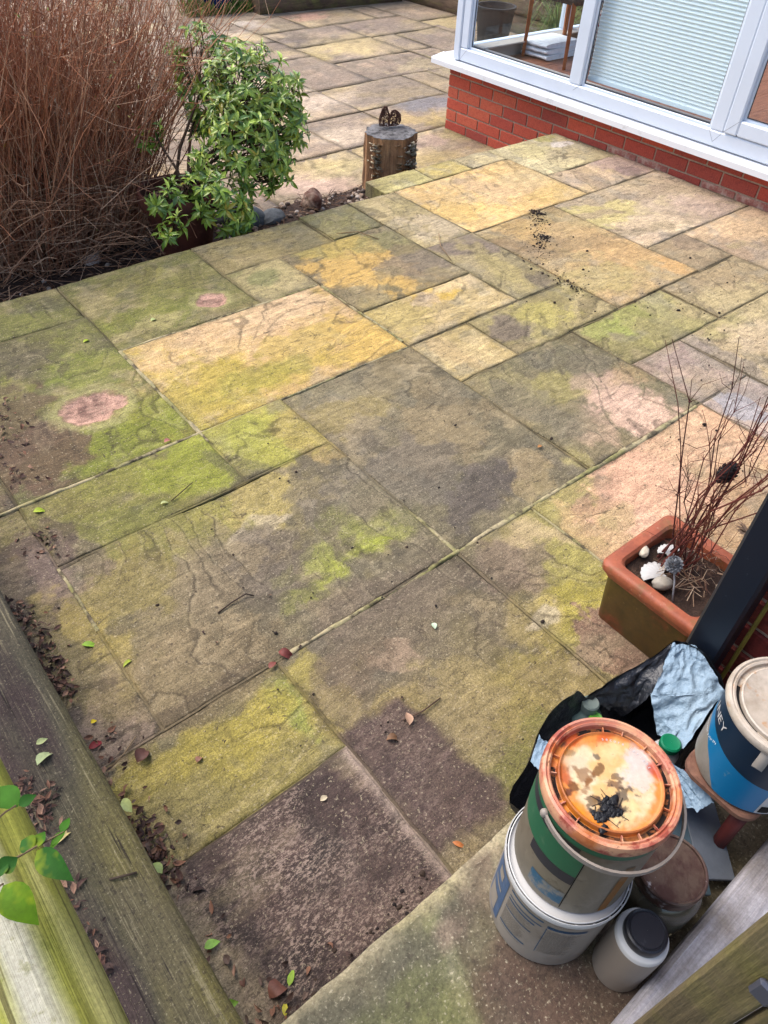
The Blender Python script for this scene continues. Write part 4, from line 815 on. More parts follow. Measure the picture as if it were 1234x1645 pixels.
for k in range(330):
    # in two dense columns left and right of the bare streak that faces the patio
    az = rs.choice([rs.normal(R(203), .16), rs.normal(R(292), .24), rs.normal(R(252), .07), rs.normal(R(228), .10)], p=[.36, .46, .09, .09]); z = rs.uniform(.0, .33)
    if abs(az - R(228)) < .3 and z > .14 and abs(az - R(203)) > .2 and az < R(270): continue
    if abs(az - R(252)) < .15 and rs.rand() < .4: continue
    w_ = rs.uniform(.009, .021); r_ = .153
    fm.cc = C(*FC[rs.randint(4)]); V = [(r_ * math.cos(az), r_ * math.sin(az), z - .004)]
    for j in range(6):
        b_ = az - math.pi / 2 + math.pi * j / 5; V.append((r_ * math.cos(az) + w_ * math.cos(b_), r_ * math.sin(az) + w_ * math.sin(b_), z + rs.uniform(-.002, .002)))
    n0 = fm.add(V, [(0, j, j + 1) for j in range(1, 6)]); fm.add([(x, y, zz - .004) for x, y, zz in V], [(0, j + 1, j) for j in range(1, 6)])
o = fm.build('bracket_fungus', mat('fungus', attr=True, rough=.8, val=[(200, .2)]), lg); tag(o, 'pale shelf fungus crowding the bark', kind='stuff')
# rusty wire butterfly on the log
bf = thing('wire_ornament', (3.07, 3.66, LOW + .355), 'rusty filigree butterfly ornament on top of the log', 'ornament')
M_RUST = mat('rusty_wire', C(112, 74, 62), .8, val=[(90, .3)])
for sgn in (-1, 1):
    q = MB(); rr = np.random.RandomState(9 + sgn); outl = [np.array((sgn * .004, 0, .004))]
    ks = [(4, .060), (18, .082), (35, .092), (52, .094), (66, .094), (78, .086), (90, .05)] if sgn > 0 else [(8, .056), (28, .072), (50, .088), (66, .106), (74, .118), (82, .108), (92, .06)]
    for dg, rh in ks: outl.append(np.array((sgn * rh * math.cos(R(dg)), -.02 * sgn * math.cos(R(dg)), rh * math.sin(R(dg)) + .004)))
    outl.append(outl[0]); q.tube(outl, .0024, 5)
    for k in range(120):
        i, j = rr.randint(0, 8, 2); t1_, t2_ = rr.rand(2); A_ = outl[i] * t1_ + outl[i + 1] * (1 - t1_) if i < 8 else outl[i]; B_ = outl[j] * t2_ + outl[j + 1] * (1 - t2_)
        q.tube([A_, (A_ + B_) / 2 + rr.normal(0, .004, 3), B_], .0013, 3, False)
    q.build('wing', M_RUST, bf)
q = MB(); q.tube([(0, 0, .002), (0, -.006, .03), (0, 0, .06)], [.003, .005, .002], 6); q.build('body', M_RUST, bf)

# ------------------------------------------------------------------ rocks below the edge
def rock(px, py, r_, label, col, col2, seed, z=LOW, amp=.35, dz=.5):
    p = at(px, py, z); q = MB(); q.blob((0, 0, 0), r_, seed, amp, 3, 1.3)
    q.v = [tuple(np.array(v) * (1 if v[2] > -r_[2] * .5 else .8)) for v in q.v]
    o = q.build('rock', mat('stone', C(*col), .85, over=[(9, C(*col2), .45, .6, 5, .9)], val=[(60, .3)], bump=[(30, .5, .01)]), None, 'auto', (p[0], p[1], z + r_[2] * dz)); o.rotation_euler = (0, 0, seed * 1.1); return tag(o, label, 'rock')
rock(502, 338, (.085, .062, .072), 'reddish brown rock on the gravel below the patio edge', (112, 72, 58), (176, 150, 130), 4, dz=.7)
rock(388, 362, (.15, .10, .075), 'smooth grey rock under the green shrub', (112, 116, 118), (86, 90, 92), 11, amp=.15)
rock(438, 358, (.09, .07, .05), 'smaller grey rock between the shrub and the gravel', (120, 122, 122), (96, 98, 98), 12, amp=.15)
rock(592, 305, (.05, .04, .04), 'small cream stone tucked against the foot of the log', (208, 186, 140), (150, 124, 88), 6)
rock(150, 425, (.05, .04, .03), 'pale lump of stone on the soil in front of the brown bush', (206, 190, 176), (150, 130, 116), 15)

# ------------------------------------------------------------------ terracotta pot and evergreen shrub
POT = np.array((1.60, 3.52, LOW))
pt_ = thing('flower_pot', POT, 'round dark terracotta pot holding the green shrub', 'pot')
M_POT = mat('weathered_terracotta', C(118, 66, 50), .8, over=[(7, C(84, 50, 42), .45, .62, 5, .8), (16, C(160, 112, 88), .58, .7, 5, .5)], bump=[(70, .3, .003)])
q = MB(); q.lathe([(.0, 0), (.125, 0), (.13, .01), (.175, .27), (.178, .275)], 44); q.build('body', M_POT, pt_, 'auto')
q = MB(); q.lathe([(.178, .272), (.196, .276), (.203, .30), (.203, .335), (.195, .348), (.182, .345), (.176, .29), (.172, .26)], 44); q.build('rim', M_POT, pt_, 'auto')
q = MB(); q.lathe([(.178, .29), (.10, .31), (.001, .305)], 30); q.v = [(x, y, z + .02 * (float(fbm(x * 20, y * 20, 3)) - .5)) for x, y, z in q.v]; q.build('soil', M_SOIL, pt_, True)
sh = thing('evergreen_shrub', POT + np.array((0, 0, .30)), 'glossy green shrub with whorled leaves growing in the terracotta pot', 'shrub')
O_ = POT + np.array((0, 0, .30))
# lobes of the crown: photo place, depth, radius, share of pale leaves
LOBES = [((405, 135), 3.45, .20, .6, 66), ((452, 190), 3.40, .17, .55, 48), ((400, 215), 3.36, .21, .5, 66), ((335, 100), 3.75, .19, .3, 34), ((430, 265), 3.34, .17, .45, 34), ((360, 310), 3.30, .15, .4, 28), ((388, 345), 3.27, .10, .4, 14), ((285, 365), 3.24, .075, .5, 9), ((268, 318), 3.33, .07, .2, 6), ((305, 305), 3.36, .09, .2, 9), ((320, 170), 3.80, .15, .1, 20), ((470, 150), 3.42, .12, .5, 28), ((455, 240), 3.40, .12, .3, 20), ((250, 215), 3.7, .07, .2, 5), ((380, 180), 3.5, .2, .3, 16), ((345, 250), 3.45, .13, .3, 14)]
LC = [(118, 152, 56), (146, 174, 62), (172, 194, 76), (204, 218, 102), (226, 232, 134), (96, 130, 58)]
lv = MB(); st = MB(); tips = []
for (pp, Y_, rad, pale, cnt) in LOBES:
    c0 = aty(pp[0] - 7, pp[1], Y_); cnt = int(cnt * 1.08)
    for k in range(cnt):
        dv = rs.normal(0, 1, 3); dv /= np.linalg.norm(dv); rr_ = rad * rs.uniform(.45, 1.0) ** .6
        p = c0 + dv * rr_ * np.array((1, 1, .95)); up = dv * .9 + np.array((-.15, -.35, .75)) + rs.normal(0, .25, 3); up /= np.linalg.norm(up)
        tips.append((p, c0, up))
        zq = Vector(up).to_track_quat('Z', 'Y').to_matrix(); nl = rs.randint(9, 14); a0 = rs.uniform(0, 6.3); pl = rs.rand() < pale
        for j in range(nl):
            young = pl and j < 4; L0 = rs.uniform(.03, .068) * (.65 if young else 1)
            rt = zq @ Matrix.Rotation(a0 + j * 2.4, 3, 'Z') @ Matrix.Rotation(-(rs.uniform(.75, 1.15) if young else rs.uniform(-.15, .5)), 3, 'Y') @ Matrix.Rotation(rs.uniform(-.3, .3), 3, 'X')
            lv.cc = C(*(LC[rs.randint(3, 5)] if young else LC[rs.choice([0, 1, 2, 5, 1, 2])])); u_ = rs.uniform(.7, 1.3); lv.cc = tuple(c_ * u_ for c_ in lv.cc)
            if rs.rand() < .04: lv.cc = C(190, 176, 70)
            leafm(lv, p + np.array(zq @ Vector((0, 0, rs.uniform(-.02, .01)))), L0, L0 * rs.uniform(.27, .36), 0, curl=rs.uniform(.3, .9), fold=.35, nseg=4, rt=rt)
lv.v = [tuple(np.array(v) - O_) for v in lv.v]
M_LEAF = mat('glossy_leaf', attr=True, rough=.32, spec=.45, val=[(40, .15)])
M_TLEAF = mat('privet_leaf', attr=True, rough=.6, spec=.1, over=[(26, C(150, 160, 30), .58, .70, 3, .5)], val=[(60, .25)])
lv.build('crown', M_LEAF, sh)
for (p, c0, up) in tips:
    st.tube([p - O_, p - O_ - up * .05, (c0 - O_) * .55 + (p - O_) * .3 + np.array((0, 0, -.02))], [.0015, .002, .003], 4, False)
for (pp, Y_, rad, pale, cnt) in LOBES:
    c0 = aty(*pp, Y_) - O_; b_ = np.array((rs.uniform(-.08, .08), rs.uniform(-.06, .06), -.02))
    st.tube([b_, b_ * .7 + c0 * .25 + np.array((0, 0, .08)), c0 * .65 + np.array((0, 0, .04)), c0], [.009, .008, .006, .003], 6, False)
st.build('stems', mat('shrub_stem', C(92, 70, 52), .85, val=[(60, .3)]), sh, True)

# ------------------------------------------------------------------ big bare brown bush
bs = thing('bare_bush', (1.1, 3.95, LOW), 'dense bare bush of reddish brown stems at the left', 'bush')
SC = [(188, 122, 86), (172, 106, 74), (206, 148, 110), (152, 96, 70), (218, 176, 142), (176, 126, 96), (198, 134, 98)]
stm = MB(); tw_ = MB(); O2 = np.array((1.1, 3.95, LOW))
for k in range(1700):
    a = rs.uniform(0, 6.3); r_ = math.sqrt(rs.rand()); bx = -.15 + r_ * math.cos(a) * .66; by = .06 + r_ * math.sin(a) * .32
    lean = np.array((bx * .55 + rs.normal(.16, .24), by * .5 + rs.normal(0, .16), 0)); h_ = rs.uniform(.8, 1.4) * (1 - .2 * r_ * (1 if bx > 0 else .3))
    wob = rs.normal(0, .05, 2); P = [np.array((bx, by, 0)) + lean * (t ** 1.5) * h_ + np.array((rs.normal(0, .016) * (t > 0) + wob[0] * math.sin(t * 4), rs.normal(0, .016) * (t > 0) + wob[1] * math.sin(t * 4), h_ * t)) for t in (0, .2, .42, .64, .84, 1)]
    stm.cc = C(*SC[rs.randint(len(SC))]); rr_ = rs.uniform(.0013, .0034)
    stm.tube(P, [rr_ * 1.3, rr_ * 1.1, rr_, rr_ * .85, rr_ * .65, rr_ * .35], 4, False)
    for j in range(rs.randint(4, 9)):
        i = rs.randint(1, 6); p0 = P[i]; dv = lean * .4 + rs.normal(0, .5, 3) + np.array((0, 0, .75)); dv /= np.linalg.norm(dv); l_ = rs.uniform(.08, .28)
        stm.cc = C(*SC[rs.randint(len(SC))]); stm.tube([p0, p0 + dv * l_ * .5 + rs.normal(0, .008, 3), p0 + dv * l_ + np.array((0, 0, .02))], [.0015, .0011, .0006], 3, False)
SC2 = [(186, 142, 108), (158, 112, 82), (206, 168, 136), (130, 90, 66)]
for k in range(1100):   # sprawling dry stalks in front and low down
    p0 = np.array((rs.uniform(-.85, .5), rs.uniform(-.5, .1), rs.uniform(.0, .5) ** 1.3 + .02)); a = rs.uniform(0, 6.3); l_ = rs.uniform(.12, .45); dv = np.array((math.cos(a), math.sin(a) * .6, rs.uniform(-.25, .55)))
    p1 = p0 + dv * l_; p1[2] = max(p1[2], .02)
    tw_.cc = C(*SC2[rs.randint(len(SC2))]); tw_.tube([p0, (p0 + p1) / 2 + rs.normal(0, .02, 3) + np.array((0, 0, .03)), p1], [.0016, .0014, .0008], 3, False)
M_STEM = mat('brown_stem', attr=True, rough=.85, val=[(30, .25)])
o = stm.build('stems', M_STEM, bs); tag(o, kind='stuff')
o = tw_.build('dry_stalks', M_STEM, bs); tag(o, kind='stuff')
bd = MB(); BC = [(150, 150, 66), (170, 150, 80), (128, 140, 60), (186, 140, 70)]
for k in range(240):
    p0 = np.array((rs.uniform(-.6, .75), rs.uniform(-.35, .3), rs.uniform(.15, 1.15))); p0[0] += .25 * p0[2]
    bd.cc = C(*BC[rs.randint(4)]); leafm(bd, p0, rs.uniform(.015, .035), .01, rs.uniform(0, 6.3), rs.uniform(.1, 1.2), rs.uniform(-.6, .6), .3, .3, 3)
o = bd.build('buds', mat('pale_bud', attr=True, rough=.6), bs); tag(o, kind='stuff')

# ------------------------------------------------------------------ house wall, downpipe and cane at the right
hw = MB(); hw.box((1.181, -1.6, -.05), (1.42, .222, 2.6)); hwall = hw.build('house_wall', M_POINT); tag(hwall, 'dark red brick house wall behind the downpipe', 'wall')
M_HBRICK = [mat('house_brick', C(*c_), .85, over=[(26, C(*c2), .46, .66, 5, .8)], val=[(120, .3)], bump=[(100, .5, .003)]) for c_, c2 in (((128, 50, 42), (96, 36, 32)), ((112, 56, 44), (84, 44, 36)), ((140, 62, 48), (110, 44, 36)))]
hb = []
for k in range(3):
    for ln in (.215, .1025):
        b = MB(); b.box((0, 0, 0), (.05, ln, .065), .004); o = b.build('brick', M_HBRICK[k]); hb.append(o.data); bpy.data.objects.remove(o)
for c_ in range(34):
    y = .222
    if c_ % 2: y -= .1025; put(hb[2 * rs.randint(3) + 1], 1.174, y, .012 + c_ * .075, hwall); y -= .01
    for k in range(6): y -= .215; put(hb[2 * rs.randint(3)], 1.174, y, .012 + c_ * .075, hwall); y -= .01
M_NAVY = mat('navy_painted_metal', C(24, 32, 46), .38, over=[(60, C(70, 80, 90), .70, .74, 2, .5)], spec=.5)
dp = thing('downpipe', (1.13, .246, 0), 'dark navy square downpipe beside the terracotta planter', 'pipe')
q = MB(); q.box((-.030, -.034, .0), (.034, .036, 2.5), .006); q.build('pipe', M_NAVY, dp)
q = MB(); q.box((-.036, -.040, 1.02), (.042, .042, 1.09), .005); q.build('collar', M_NAVY, dp)
q = MB(); q.tube([(1.150, .195, .0), (1.152, .197, .6), (1.148, .200, 1.3)], .0045, 6); o = q.build('cane', mat('bamboo_cane', C(150, 132, 56), .6, val=[(30, .25)])); tag(o, 'thin yellow cane standing against the house wall beside the downpipe', 'cane')

# ------------------------------------------------------------------ square terracotta planter and what is in it
PX0, PX1, PY0, PY1, PH = 1.226, 1.516, .290, .580, .215
pc = np.array(((PX0 + PX1) / 2, (PY0 + PY1) / 2, 0))
pl = thing('planter', pc, 'square glazed terracotta planter with a mossy front', 'planter')
M_PLAN = mat('glazed_terracotta', C(98, 74, 30), .42, over=[(7, C(146, 72, 44), .50, .62, 5, .9), (16, C(78, 64, 26), .48, .64, 5, .7), (90, C(170, 150, 90), .66, .72, 3, .5)], val=[(70, .2)], spec=.45)
M_PRIM = mat('terracotta_rim', C(184, 100, 66), .55, over=[(9, C(152, 78, 52), .42, .60, 5, .85), (22, C(140, 108, 64), .52, .66, 5, .6), (70, C(206, 160, 128), .62, .70, 3, .5)], val=[(80, .15)], spec=.4)
def sqring(prof, rc=.02, n=5):
    """loft of rounded squares: prof = (half size, z)"""
    rows = []
    for h_, z in prof:
        row = []
        for cx, cy, a0 in ((1, 1, 0), (-1, 1, 90), (-1, -1, 180), (1, -1, 270)):
            for k in range(n): a = R(a0 + 90 * k / (n - 1)); row.append((cx * (h_ - rc) + rc * math.cos(a), cy * (h_ - rc) + rc * math.sin(a), z))
        row.append(row[0]); rows.append(row)
    return rows
hs = (PX1 - PX0) / 2
q = MB(); q.grid([[p for p in r_] for r_ in sqring([(hs - .028, 0), (hs - .026, .004), (hs - .017, .165), (hs - .015, .172)])]); q.build('body', M_PLAN, pl, 'auto')
q = MB(); q.grid(sqring([(hs - .017, .168), (hs - .010, .170), (hs - .008, .178), (hs - .012, .182), (hs - .003, .184), (hs, .190), (hs, .206), (hs - .004, .212), (hs - .012, .215), (hs - .030, .213), (hs - .036, .206), (hs - .04, .15)], .024)); q.build('rim', M_PRIM, pl, 'auto')
q = MB(); q.grid([[(x, y, .178 + .02 * (float(fbm(x * 30 + 3, y * 30, 3)) - .5)) for x in np.linspace(-hs + .034, hs - .034, 26)] for y in np.linspace(-hs + .034, hs - .034, 26)]); q.build('soil', M_SOIL, pl, True)
SZ = .188
def shell(px, py, rad, rz, label):
    p = at(px, py, SZ); q = MB(); rows = []
    for i in range(9):
        t = i / 8; row = []
        for j in range(29):
            a = R(-68 + 136 * j / 28); rr_ = rad * t * (1 + .025 * math.cos(j * math.pi * .55) * t); hgt = .20 * rad * math.sin(math.pi * min(1, t * .8)) + (.0013 * math.cos(j * math.pi * .55)) * t
            row.append((rr_ * math.cos(a), rr_ * math.sin(a), hgt * math.cos(a * .9) + .002))
        rows.append(row)
    q.grid(rows); q.grid([[(x, y, z - .002) for x, y, z in r_[::-1]] for r_ in rows])
    for sg in (-1, 1): q.add([(0, sg * .003, .002), (-.004, sg * .014, .003), (.016, sg * .016, .004)], [(0, 1, 2) if sg < 0 else (0, 2, 1)])
    o = q.build('scallop_shell', mat('white_shell', C(214, 210, 204), .5, over=[(30, C(160, 150, 140), .58, .72, 4, .6)]), None, True, p); o.rotation_euler = (R(4), R(5), rz); return tag(o, label, 'shell')
shell(1063, 929, .052, math.atan2(*((at(1026, 901, SZ) - at(1063, 929, SZ))[[1, 0]])), 'larger white scallop shell at the front of the planter')
shell(1080, 893, .038, math.atan2(*((at(1062, 868, SZ) - at(1080, 893, SZ))[[1, 0]])), 'smaller white scallop shell by the stems in the planter')
def pebble(px, py, r_, label, c_, c2, seed, rz=0):
    p = at(px, py, SZ); q = MB(); q.blob((0, 0, r_[2] * .7), r_, seed, .1, 3); o = q.build('pebble', mat('pebble_stone', C(*c_), .5, over=[(40, C(*c2), .5, .66, 5, .8)]), None, True, p); o.rotation_euler = (0, 0, rz); return tag(o, label, 'pebble')
pebble(1033, 889, (.021, .013, .011), 'smooth cream pebble in the corner of the planter', (226, 212, 188), (206, 190, 160), 1, R(30))
pebble(1062, 942, (.026, .019, .017), 'mottled grey pebble in front of the shells in the planter', (176, 166, 150), (110, 104, 98), 2, R(-30))
# silver dried seed head on a stalk
p0 = at(1082, 965, SZ); p1 = at(1083, 907, .262)
sd = thing('dried_seed_head', p0, 'silvery grey dried seed head on a stalk in the planter', 'seed head')
hd = p1 - p0
M_SILV = mat('silver_grey', C(172, 174, 178), .65, val=[(60, .35)])
q = MB(); q.tube([(0, 0, -.01), hd * .5 + np.array((.003, 0, 0)), hd], [.0026, .0022, .002], 6); q.build('stalk', M_SILV, sd, True)
q = MB(); ga = math.pi * (3 - 5 ** .5)
for k in range(70):
    zz = 1 - 2 * (k + .5) / 70; r_ = math.sqrt(1 - zz * zz); dv = Vector((r_ * math.cos(ga * k), r_ * math.sin(ga * k), zz)); mt = dv.to_track_quat('X', 'Z').to_matrix()
    leafm(q, hd + np.array(dv) * .008, .014, .016, 0, curl=-.6, fold=.7, nseg=4, rt=mt)
q.build('petals', M_SILV, sd)
# bare stems, cone and straw
dpnt = thing('dead_plant', pc + np.array((.02, .035, SZ)), 'dead dark red stems standing in the square planter', 'plant'); DO = pc + np.array((.02, .035, SZ))
M_DSTEM = mat('dark_red_stem', attr=True, rough=.7, val=[(50, .25)])
q = MB(); DC = [(98, 46, 40), (120, 60, 50), (80, 38, 34), (136, 82, 64)]
for k in range(24):
    a = rs.uniform(0, 6.3); b0 = np.array((math.cos(a) * .05 * rs.rand(), math.sin(a) * .045 * rs.rand(), -.01)); h_ = rs.uniform(.28, .60) if k > 6 else rs.uniform(.5, .68)
    ln = np.array((rs.normal(.05, .10), rs.normal(-.01, .12), 0)); P = [b0 + ln * t ** 1.4 + np.array((rs.normal(0, .011), rs.normal(0, .011), h_ * t)) for t in (0, .2, .4, .6, .8, 1)]
    r_ = rs.uniform(.0012, .0024); q.cc = C(*DC[rs.randint(4)]); q.tube(P, [r_ * 1.3, r_ * 1.1, r_, r_ * .85, r_ * .7, r_ * .4], 5, False)
    for i in range(1, 5):
        if rs.rand() < .7: q.tube([P[i] - np.array((0, 0, .003)), P[i], P[i] + np.array((0, 0, .003))], [.001, r_ * 1.7, .001], 5, False)
        for s2 in range(rs.randint(0, 5)):
            dv = rs.normal(0, .55, 3) + np.array((0, 0, .7)); dv /= np.linalg.norm(dv); l_ = rs.uniform(.02, .10); m_ = P[i] + dv * l_ * .55 + rs.normal(0, .006, 3)
            q.tube([P[i], m_, P[i] + dv * l_ + rs.normal(0, .01, 3)], [.0009, .0007, .0004], 3, False)
o = q.build('stems', M_DSTEM, dpnt); tag(o, kind='stuff')
q = MB(); q.cc = C(206, 176, 150)
for k in range(90):
    p = np.array((rs.uniform(-.05, .10), rs.uniform(-.13, .0), rs.uniform(.0, .03))); a = rs.uniform(-1.4, 1.4) + R(160); l_ = rs.uniform(.02, .075); q.cc = C(*[(206, 180, 152), (176, 146, 118), (120, 88, 68), (92, 62, 50)][rs.randint(4)])
    q.tube([p, p + np.array((math.cos(a) * l_ * .5, math.sin(a) * l_ * .5, rs.uniform(.0, .02))), p + np.array((math.cos(a + .3) * l_, math.sin(a + .3) * l_, rs.uniform(-.01, .02)))], rs.uniform(.0005, .0011) if k % 9 else .0024, 4)
o = q.build('straw', M_DSTEM, dpnt); tag(o, kind='stuff')
cone_p = atx(1166, 762, 1.44)
q = MB()
for k in range(60):
    t = k / 60; a = ga * k; r_ = .026 * math.sin(math.pi * (.12 + .8 * t)) ; dv = Vector((math.cos(a), math.sin(a), .7)); mt = dv.to_track_quat('X', 'Z').to_matrix()
    leafm(q, (r_ * .55 * math.cos(a), r_ * .55 * math.sin(a), -.028 + .056 * t), .016 * (1.1 - .4 * t), .014, 0, curl=-.9, fold=.4, nseg=3, rt=mt)
q.blob((0, 0, 0), (.014, .014, .028), 5, .1, 2)
o = q.build('pine_cone', mat('charred_cone', C(58, 54, 56), .8, over=[(60, C(128, 124, 124), .6, .7, 3, .5)]), None, False, cone_p); o.rotation_euler = (.3, .2, 0); tag(o, 'dark pine cone hanging among the dead stems', 'pine cone')
p = at(1205, 862, .25); q = MB()
for k in range(16):
    a = R(-75 + 150 * k / 15); mt = Matrix.Rotation(a + R(170), 3, 'Z') @ Matrix.Rotation(-.5 - .2 * rs.rand(), 3, 'Y'); leafm(q, (0, 0, 0), .05, .012, 0, curl=.2, fold=.4, nseg=3, rt=mt)
o = q.build('dried_flower', mat('dry_brown_flower', C(150, 122, 98), .85, val=[(60, .3)]), None, False, p); tag(o, 'fan of pale brown dried bracts at the back of the planter', 'dried flower')

# ------------------------------------------------------------------ paint tubs
def arc_patch(mb, rf, z0, z1, a0, a1, cz=6, ca=24, off=.0006):
    rows = []
    for i in range(cz + 1):
        z = z0 + (z1 - z0) * i / cz; r_ = rf(z) + off; rows.append([(r_ * math.cos(a0 + (a1 - a0) * j / ca), r_ * math.sin(a0 + (a1 - a0) * j / ca), z) for j in range(ca + 1)])
    mb.grid(rows)
def text_mesh(body, size, ext=0):
    cu = bpy.data.curves.new('txt', 'FONT'); cu.body = body; cu.size = size; cu.extrude = ext; cu.align_x = 'CENTER'; cu.resolution_u = 3
    ob = bpy.data.objects.new('txt', cu); COL.objects.link(ob); dg = bpy.context.evaluated_depsgraph_get(); me = bpy.data.meshes.new_from_object(ob.evaluated_get(dg))
    V = np.array([v.co[:] for v in me.vertices]); F = [tuple(p_.vertices) for p_ in me.polygons]; bpy.data.objects.remove(ob); bpy.data.curves.remove(cu); bpy.data.meshes.remove(me); return V, F
M_TUBW = mat('dull_white_plastic', C(164, 154, 142), .5, over=[(9, C(132, 122, 108), .45, .66, 5, .7), (34, C(110, 98, 84), .60, .72, 5, .5)], spec=.35)
M_RIMW = mat('white_tub_rim', C(226, 224, 220), .4, spec=.4)
M_INKB = mat('blue_print', C(24, 84, 122), .5)
M_INKBL = mat('blue_panel_print', C(78, 104, 138), .5, over=[(40, C(120, 130, 146), .5, .7, 4, .5)])
M_INKG = mat('grey_print', C(140, 132, 122), .6)
M_SLOT = mat('dark_slot', C(24, 22, 22), .8)
# lower tub
T1 = np.array((.553, .139, LZ))
t1 = thing('paint_tub', T1, 'white paint tub with faded blue instructions, under the rusty-lidded tub', 'paint tub')
t1.scale = (1.035, 1.035, 1.036)
rf1 = lambda z: .0938 + .0010 * z / .20
q = MB(); q.lathe([(0, .004), (.086, .004), (.0915, .002), (.0938, .008)] + [(rf1(z), z) for z in np.linspace(.012, .205, 12)], 72); q.build('body', M_TUBW, t1, 'auto')
q = MB(); q.lathe([(.0949, .204), (.0975, .206), (.0984, .212), (.0984, .219), (.0974, .222), (.0966, .222), (.0966, .216), (.0942, .216), (.0942, .222), (.0928, .2225), (.0916, .215), (.001, .2135)], 72); q.build('lid', M_RIMW, t1, 'auto')
for k in range(22):
    a = 2 * math.pi * k / 22; q = MB(); q.lathe([(.0944, .2168), (.0964, .2168)], 5, a0=a, a1=a + .24); q.build('rim_slot', M_SLOT, t1)
AV = math.atan2(-T1[1], -T1[0])          # direction from the tub to the camera
pr_ = MB(); arc_patch(pr_, rf1, .03, .19, AV - 1.15, AV - .60); pr_.build('blue_panel', M_INKBL, t1)
for z0, z1, a0, a1 in ((.035, .095, -1.08, -.74), (.150, .176, -.98, -.78), (.120, .128, -1.05, -.72)): pr_ = MB(); arc_patch(pr_, rf1, z0, z1, AV + a0, AV + a1, 4, 10, .0011); pr_.build('panel_text_block', M_TUBW, t1)
pb = MB(); pg = MB()
for k, z in enumerate((.186, .168, .156, .122, .058)):
    arc_patch(pb, rf1, z, z + (.0042 if k % 2 == 0 else .003), AV - .52, AV + (.14 if k < 2 else .04), 1, 16)
for z in (.180, .175): arc_patch(pb, rf1, z, z + .0035, AV + .22, AV + .86, 1, 16)
arc_patch(pb, rf1, .06, .172, AV + .22, AV + .232, 4, 1)
for k in range(24):
    z = .050 + k * .0052
    if any(abs(z - b_) < .0045 for b_ in (.168, .156, .122, .058)): continue
    a = AV - .52; e = AV + .0 + rs.uniform(-.12, .06)
    while a < e - .02: w_ = rs.uniform(.02, .08); arc_patch(pg, rf1, z, z + .0019, a, min(e, a + w_), 1, 3); a += w_ + .012
for k in range(20):
    z = .066 + k * .0051; a = AV + .26; e = AV + .80 + rs.uniform(-.14, .02)
    while a < e - .02: w_ = rs.uniform(.02, .07); arc_patch(pg, rf1, z, z + .0017, a, min(e, a + w_), 1, 3); a += w_ + .012
tag(pb.build('blue_print', M_INKB, t1), kind='stuff'); tag(pg.build('small_print', M_INKG, t1), kind='stuff')
# upper tub
T2 = np.array((.5635, .142, LZ + .2137 * 1.036)); S2 = np.array((.956, .956, 1.24))
t2 = thing('paint_tub', T2, 'grey paint tub with a green band and rust-stained orange lid, on top of another tub', 'paint tub')
t2.scale = S2
rf2 = lambda z: .0965 + .0005 * z / .195
M_TUBG = mat('grimy_clear_plastic', C(132, 122, 104), .45, over=[(8, C(104, 94, 76), .42, .66, 5, .8), (22, C(160, 150, 134), .58, .70, 5, .5), (50, C(92, 80, 64), .60, .70, 5, .6)], spec=.4)
q = MB(); q.lathe([(0, .003), (.090, .003), (.0945, .001), (.0965, .006)] + [(rf2(z), z) for z in np.linspace(.01, .196, 12)], 72); q.build('body', M_TUBG, t2, 'auto')
AV = math.atan2(-T2[1], -T2[0])
M_GREEN = mat('green_label', C(40, 110, 76), .45, over=[(7, C(30, 84, 62), .5, .7, 4, .6), (30, C(110, 140, 110), .62, .75, 4, .5)])
M_CHAR = mat('charcoal_label', C(52, 52, 60), .5); M_BLUEL = mat('torn_blue_label', C(50, 104, 134), .5, over=[(24, C(150, 144, 132), .5, .6, 5, .9)])
for nm, z0, z1, a0, a1, m_ in (('green_band', .108, .160, -1.9, .22, M_GREEN), ('charcoal_band', .160, .178, -1.6, .10, M_CHAR), ('green_band', .178, .190, -1.9, 1.3, M_GREEN), ('charcoal_band', .084, .108, -.62, .22, M_CHAR), ('blue_label', .020, .055, -.42, .215, M_BLUEL)):
    q = MB(); arc_patch(q, rf2, z0, z1 - .0004, AV + a0, AV + a1, 4, 40); q.build(nm, m_, t2, True)
q = MB(); arc_patch(q, rf2, .012, .158, AV + .225, AV + .24, 6, 1, .0009); q.build('label_edge', M_SLOT, t2)
q = MB(); arc_patch(q, rf2, .012, .150, AV + .86, AV + 1.02, 6, 4, .0007); q.build('rust_run', mat('rust_run', C(150, 100, 44), .7, over=[(14, C(150, 140, 122), .5, .7, 4, .8)]), t2, True)
# rust-stained lid
M_LIDRIM = mat('pink_orange_rim', C(220, 142, 116), .5, over=[(26, C(240, 184, 140), .42, .56, 5, .85), (40, C(170, 72, 58), .52, .62, 5, .85), (70, C(110, 60, 40), .62, .68, 4, .7), (16, C(214, 120, 50), .55, .65, 4, .7)], spec=.4)
lid = MB(); lid.lathe([(.0972, .190), (.0990, .191), (.1005, .196), (.1005, .206), (.0985, .2105), (.0945, .2115), (.0925, .209), (.0915, .2085), (.0895, .2105), (.0870, .2085), (.0860, .2015), (.0850, .201)], 80)
lidp = lid.build('lid_rim', M_LIDRIM, t2, 'auto')
prof = [(.0852, .2012), (.0830, .2008), (.0790, .2006), (.0770, .2010), (.0762, .2050), (.0757, .2085), (.0742, .2095), (.0728, .2085), (.0715, .2072)] + [(r_, .2068) for r_ in np.linspace(.070, .0005, 46)]
q = MB(); q.cc = (0, 0, 0); q.lathe(prof, 200); V = np.array(q.v); X, Y = V[:, 0], V[:, 1]; rd = np.hypot(X, Y); ZL = T2[2] + .207 * 1.24
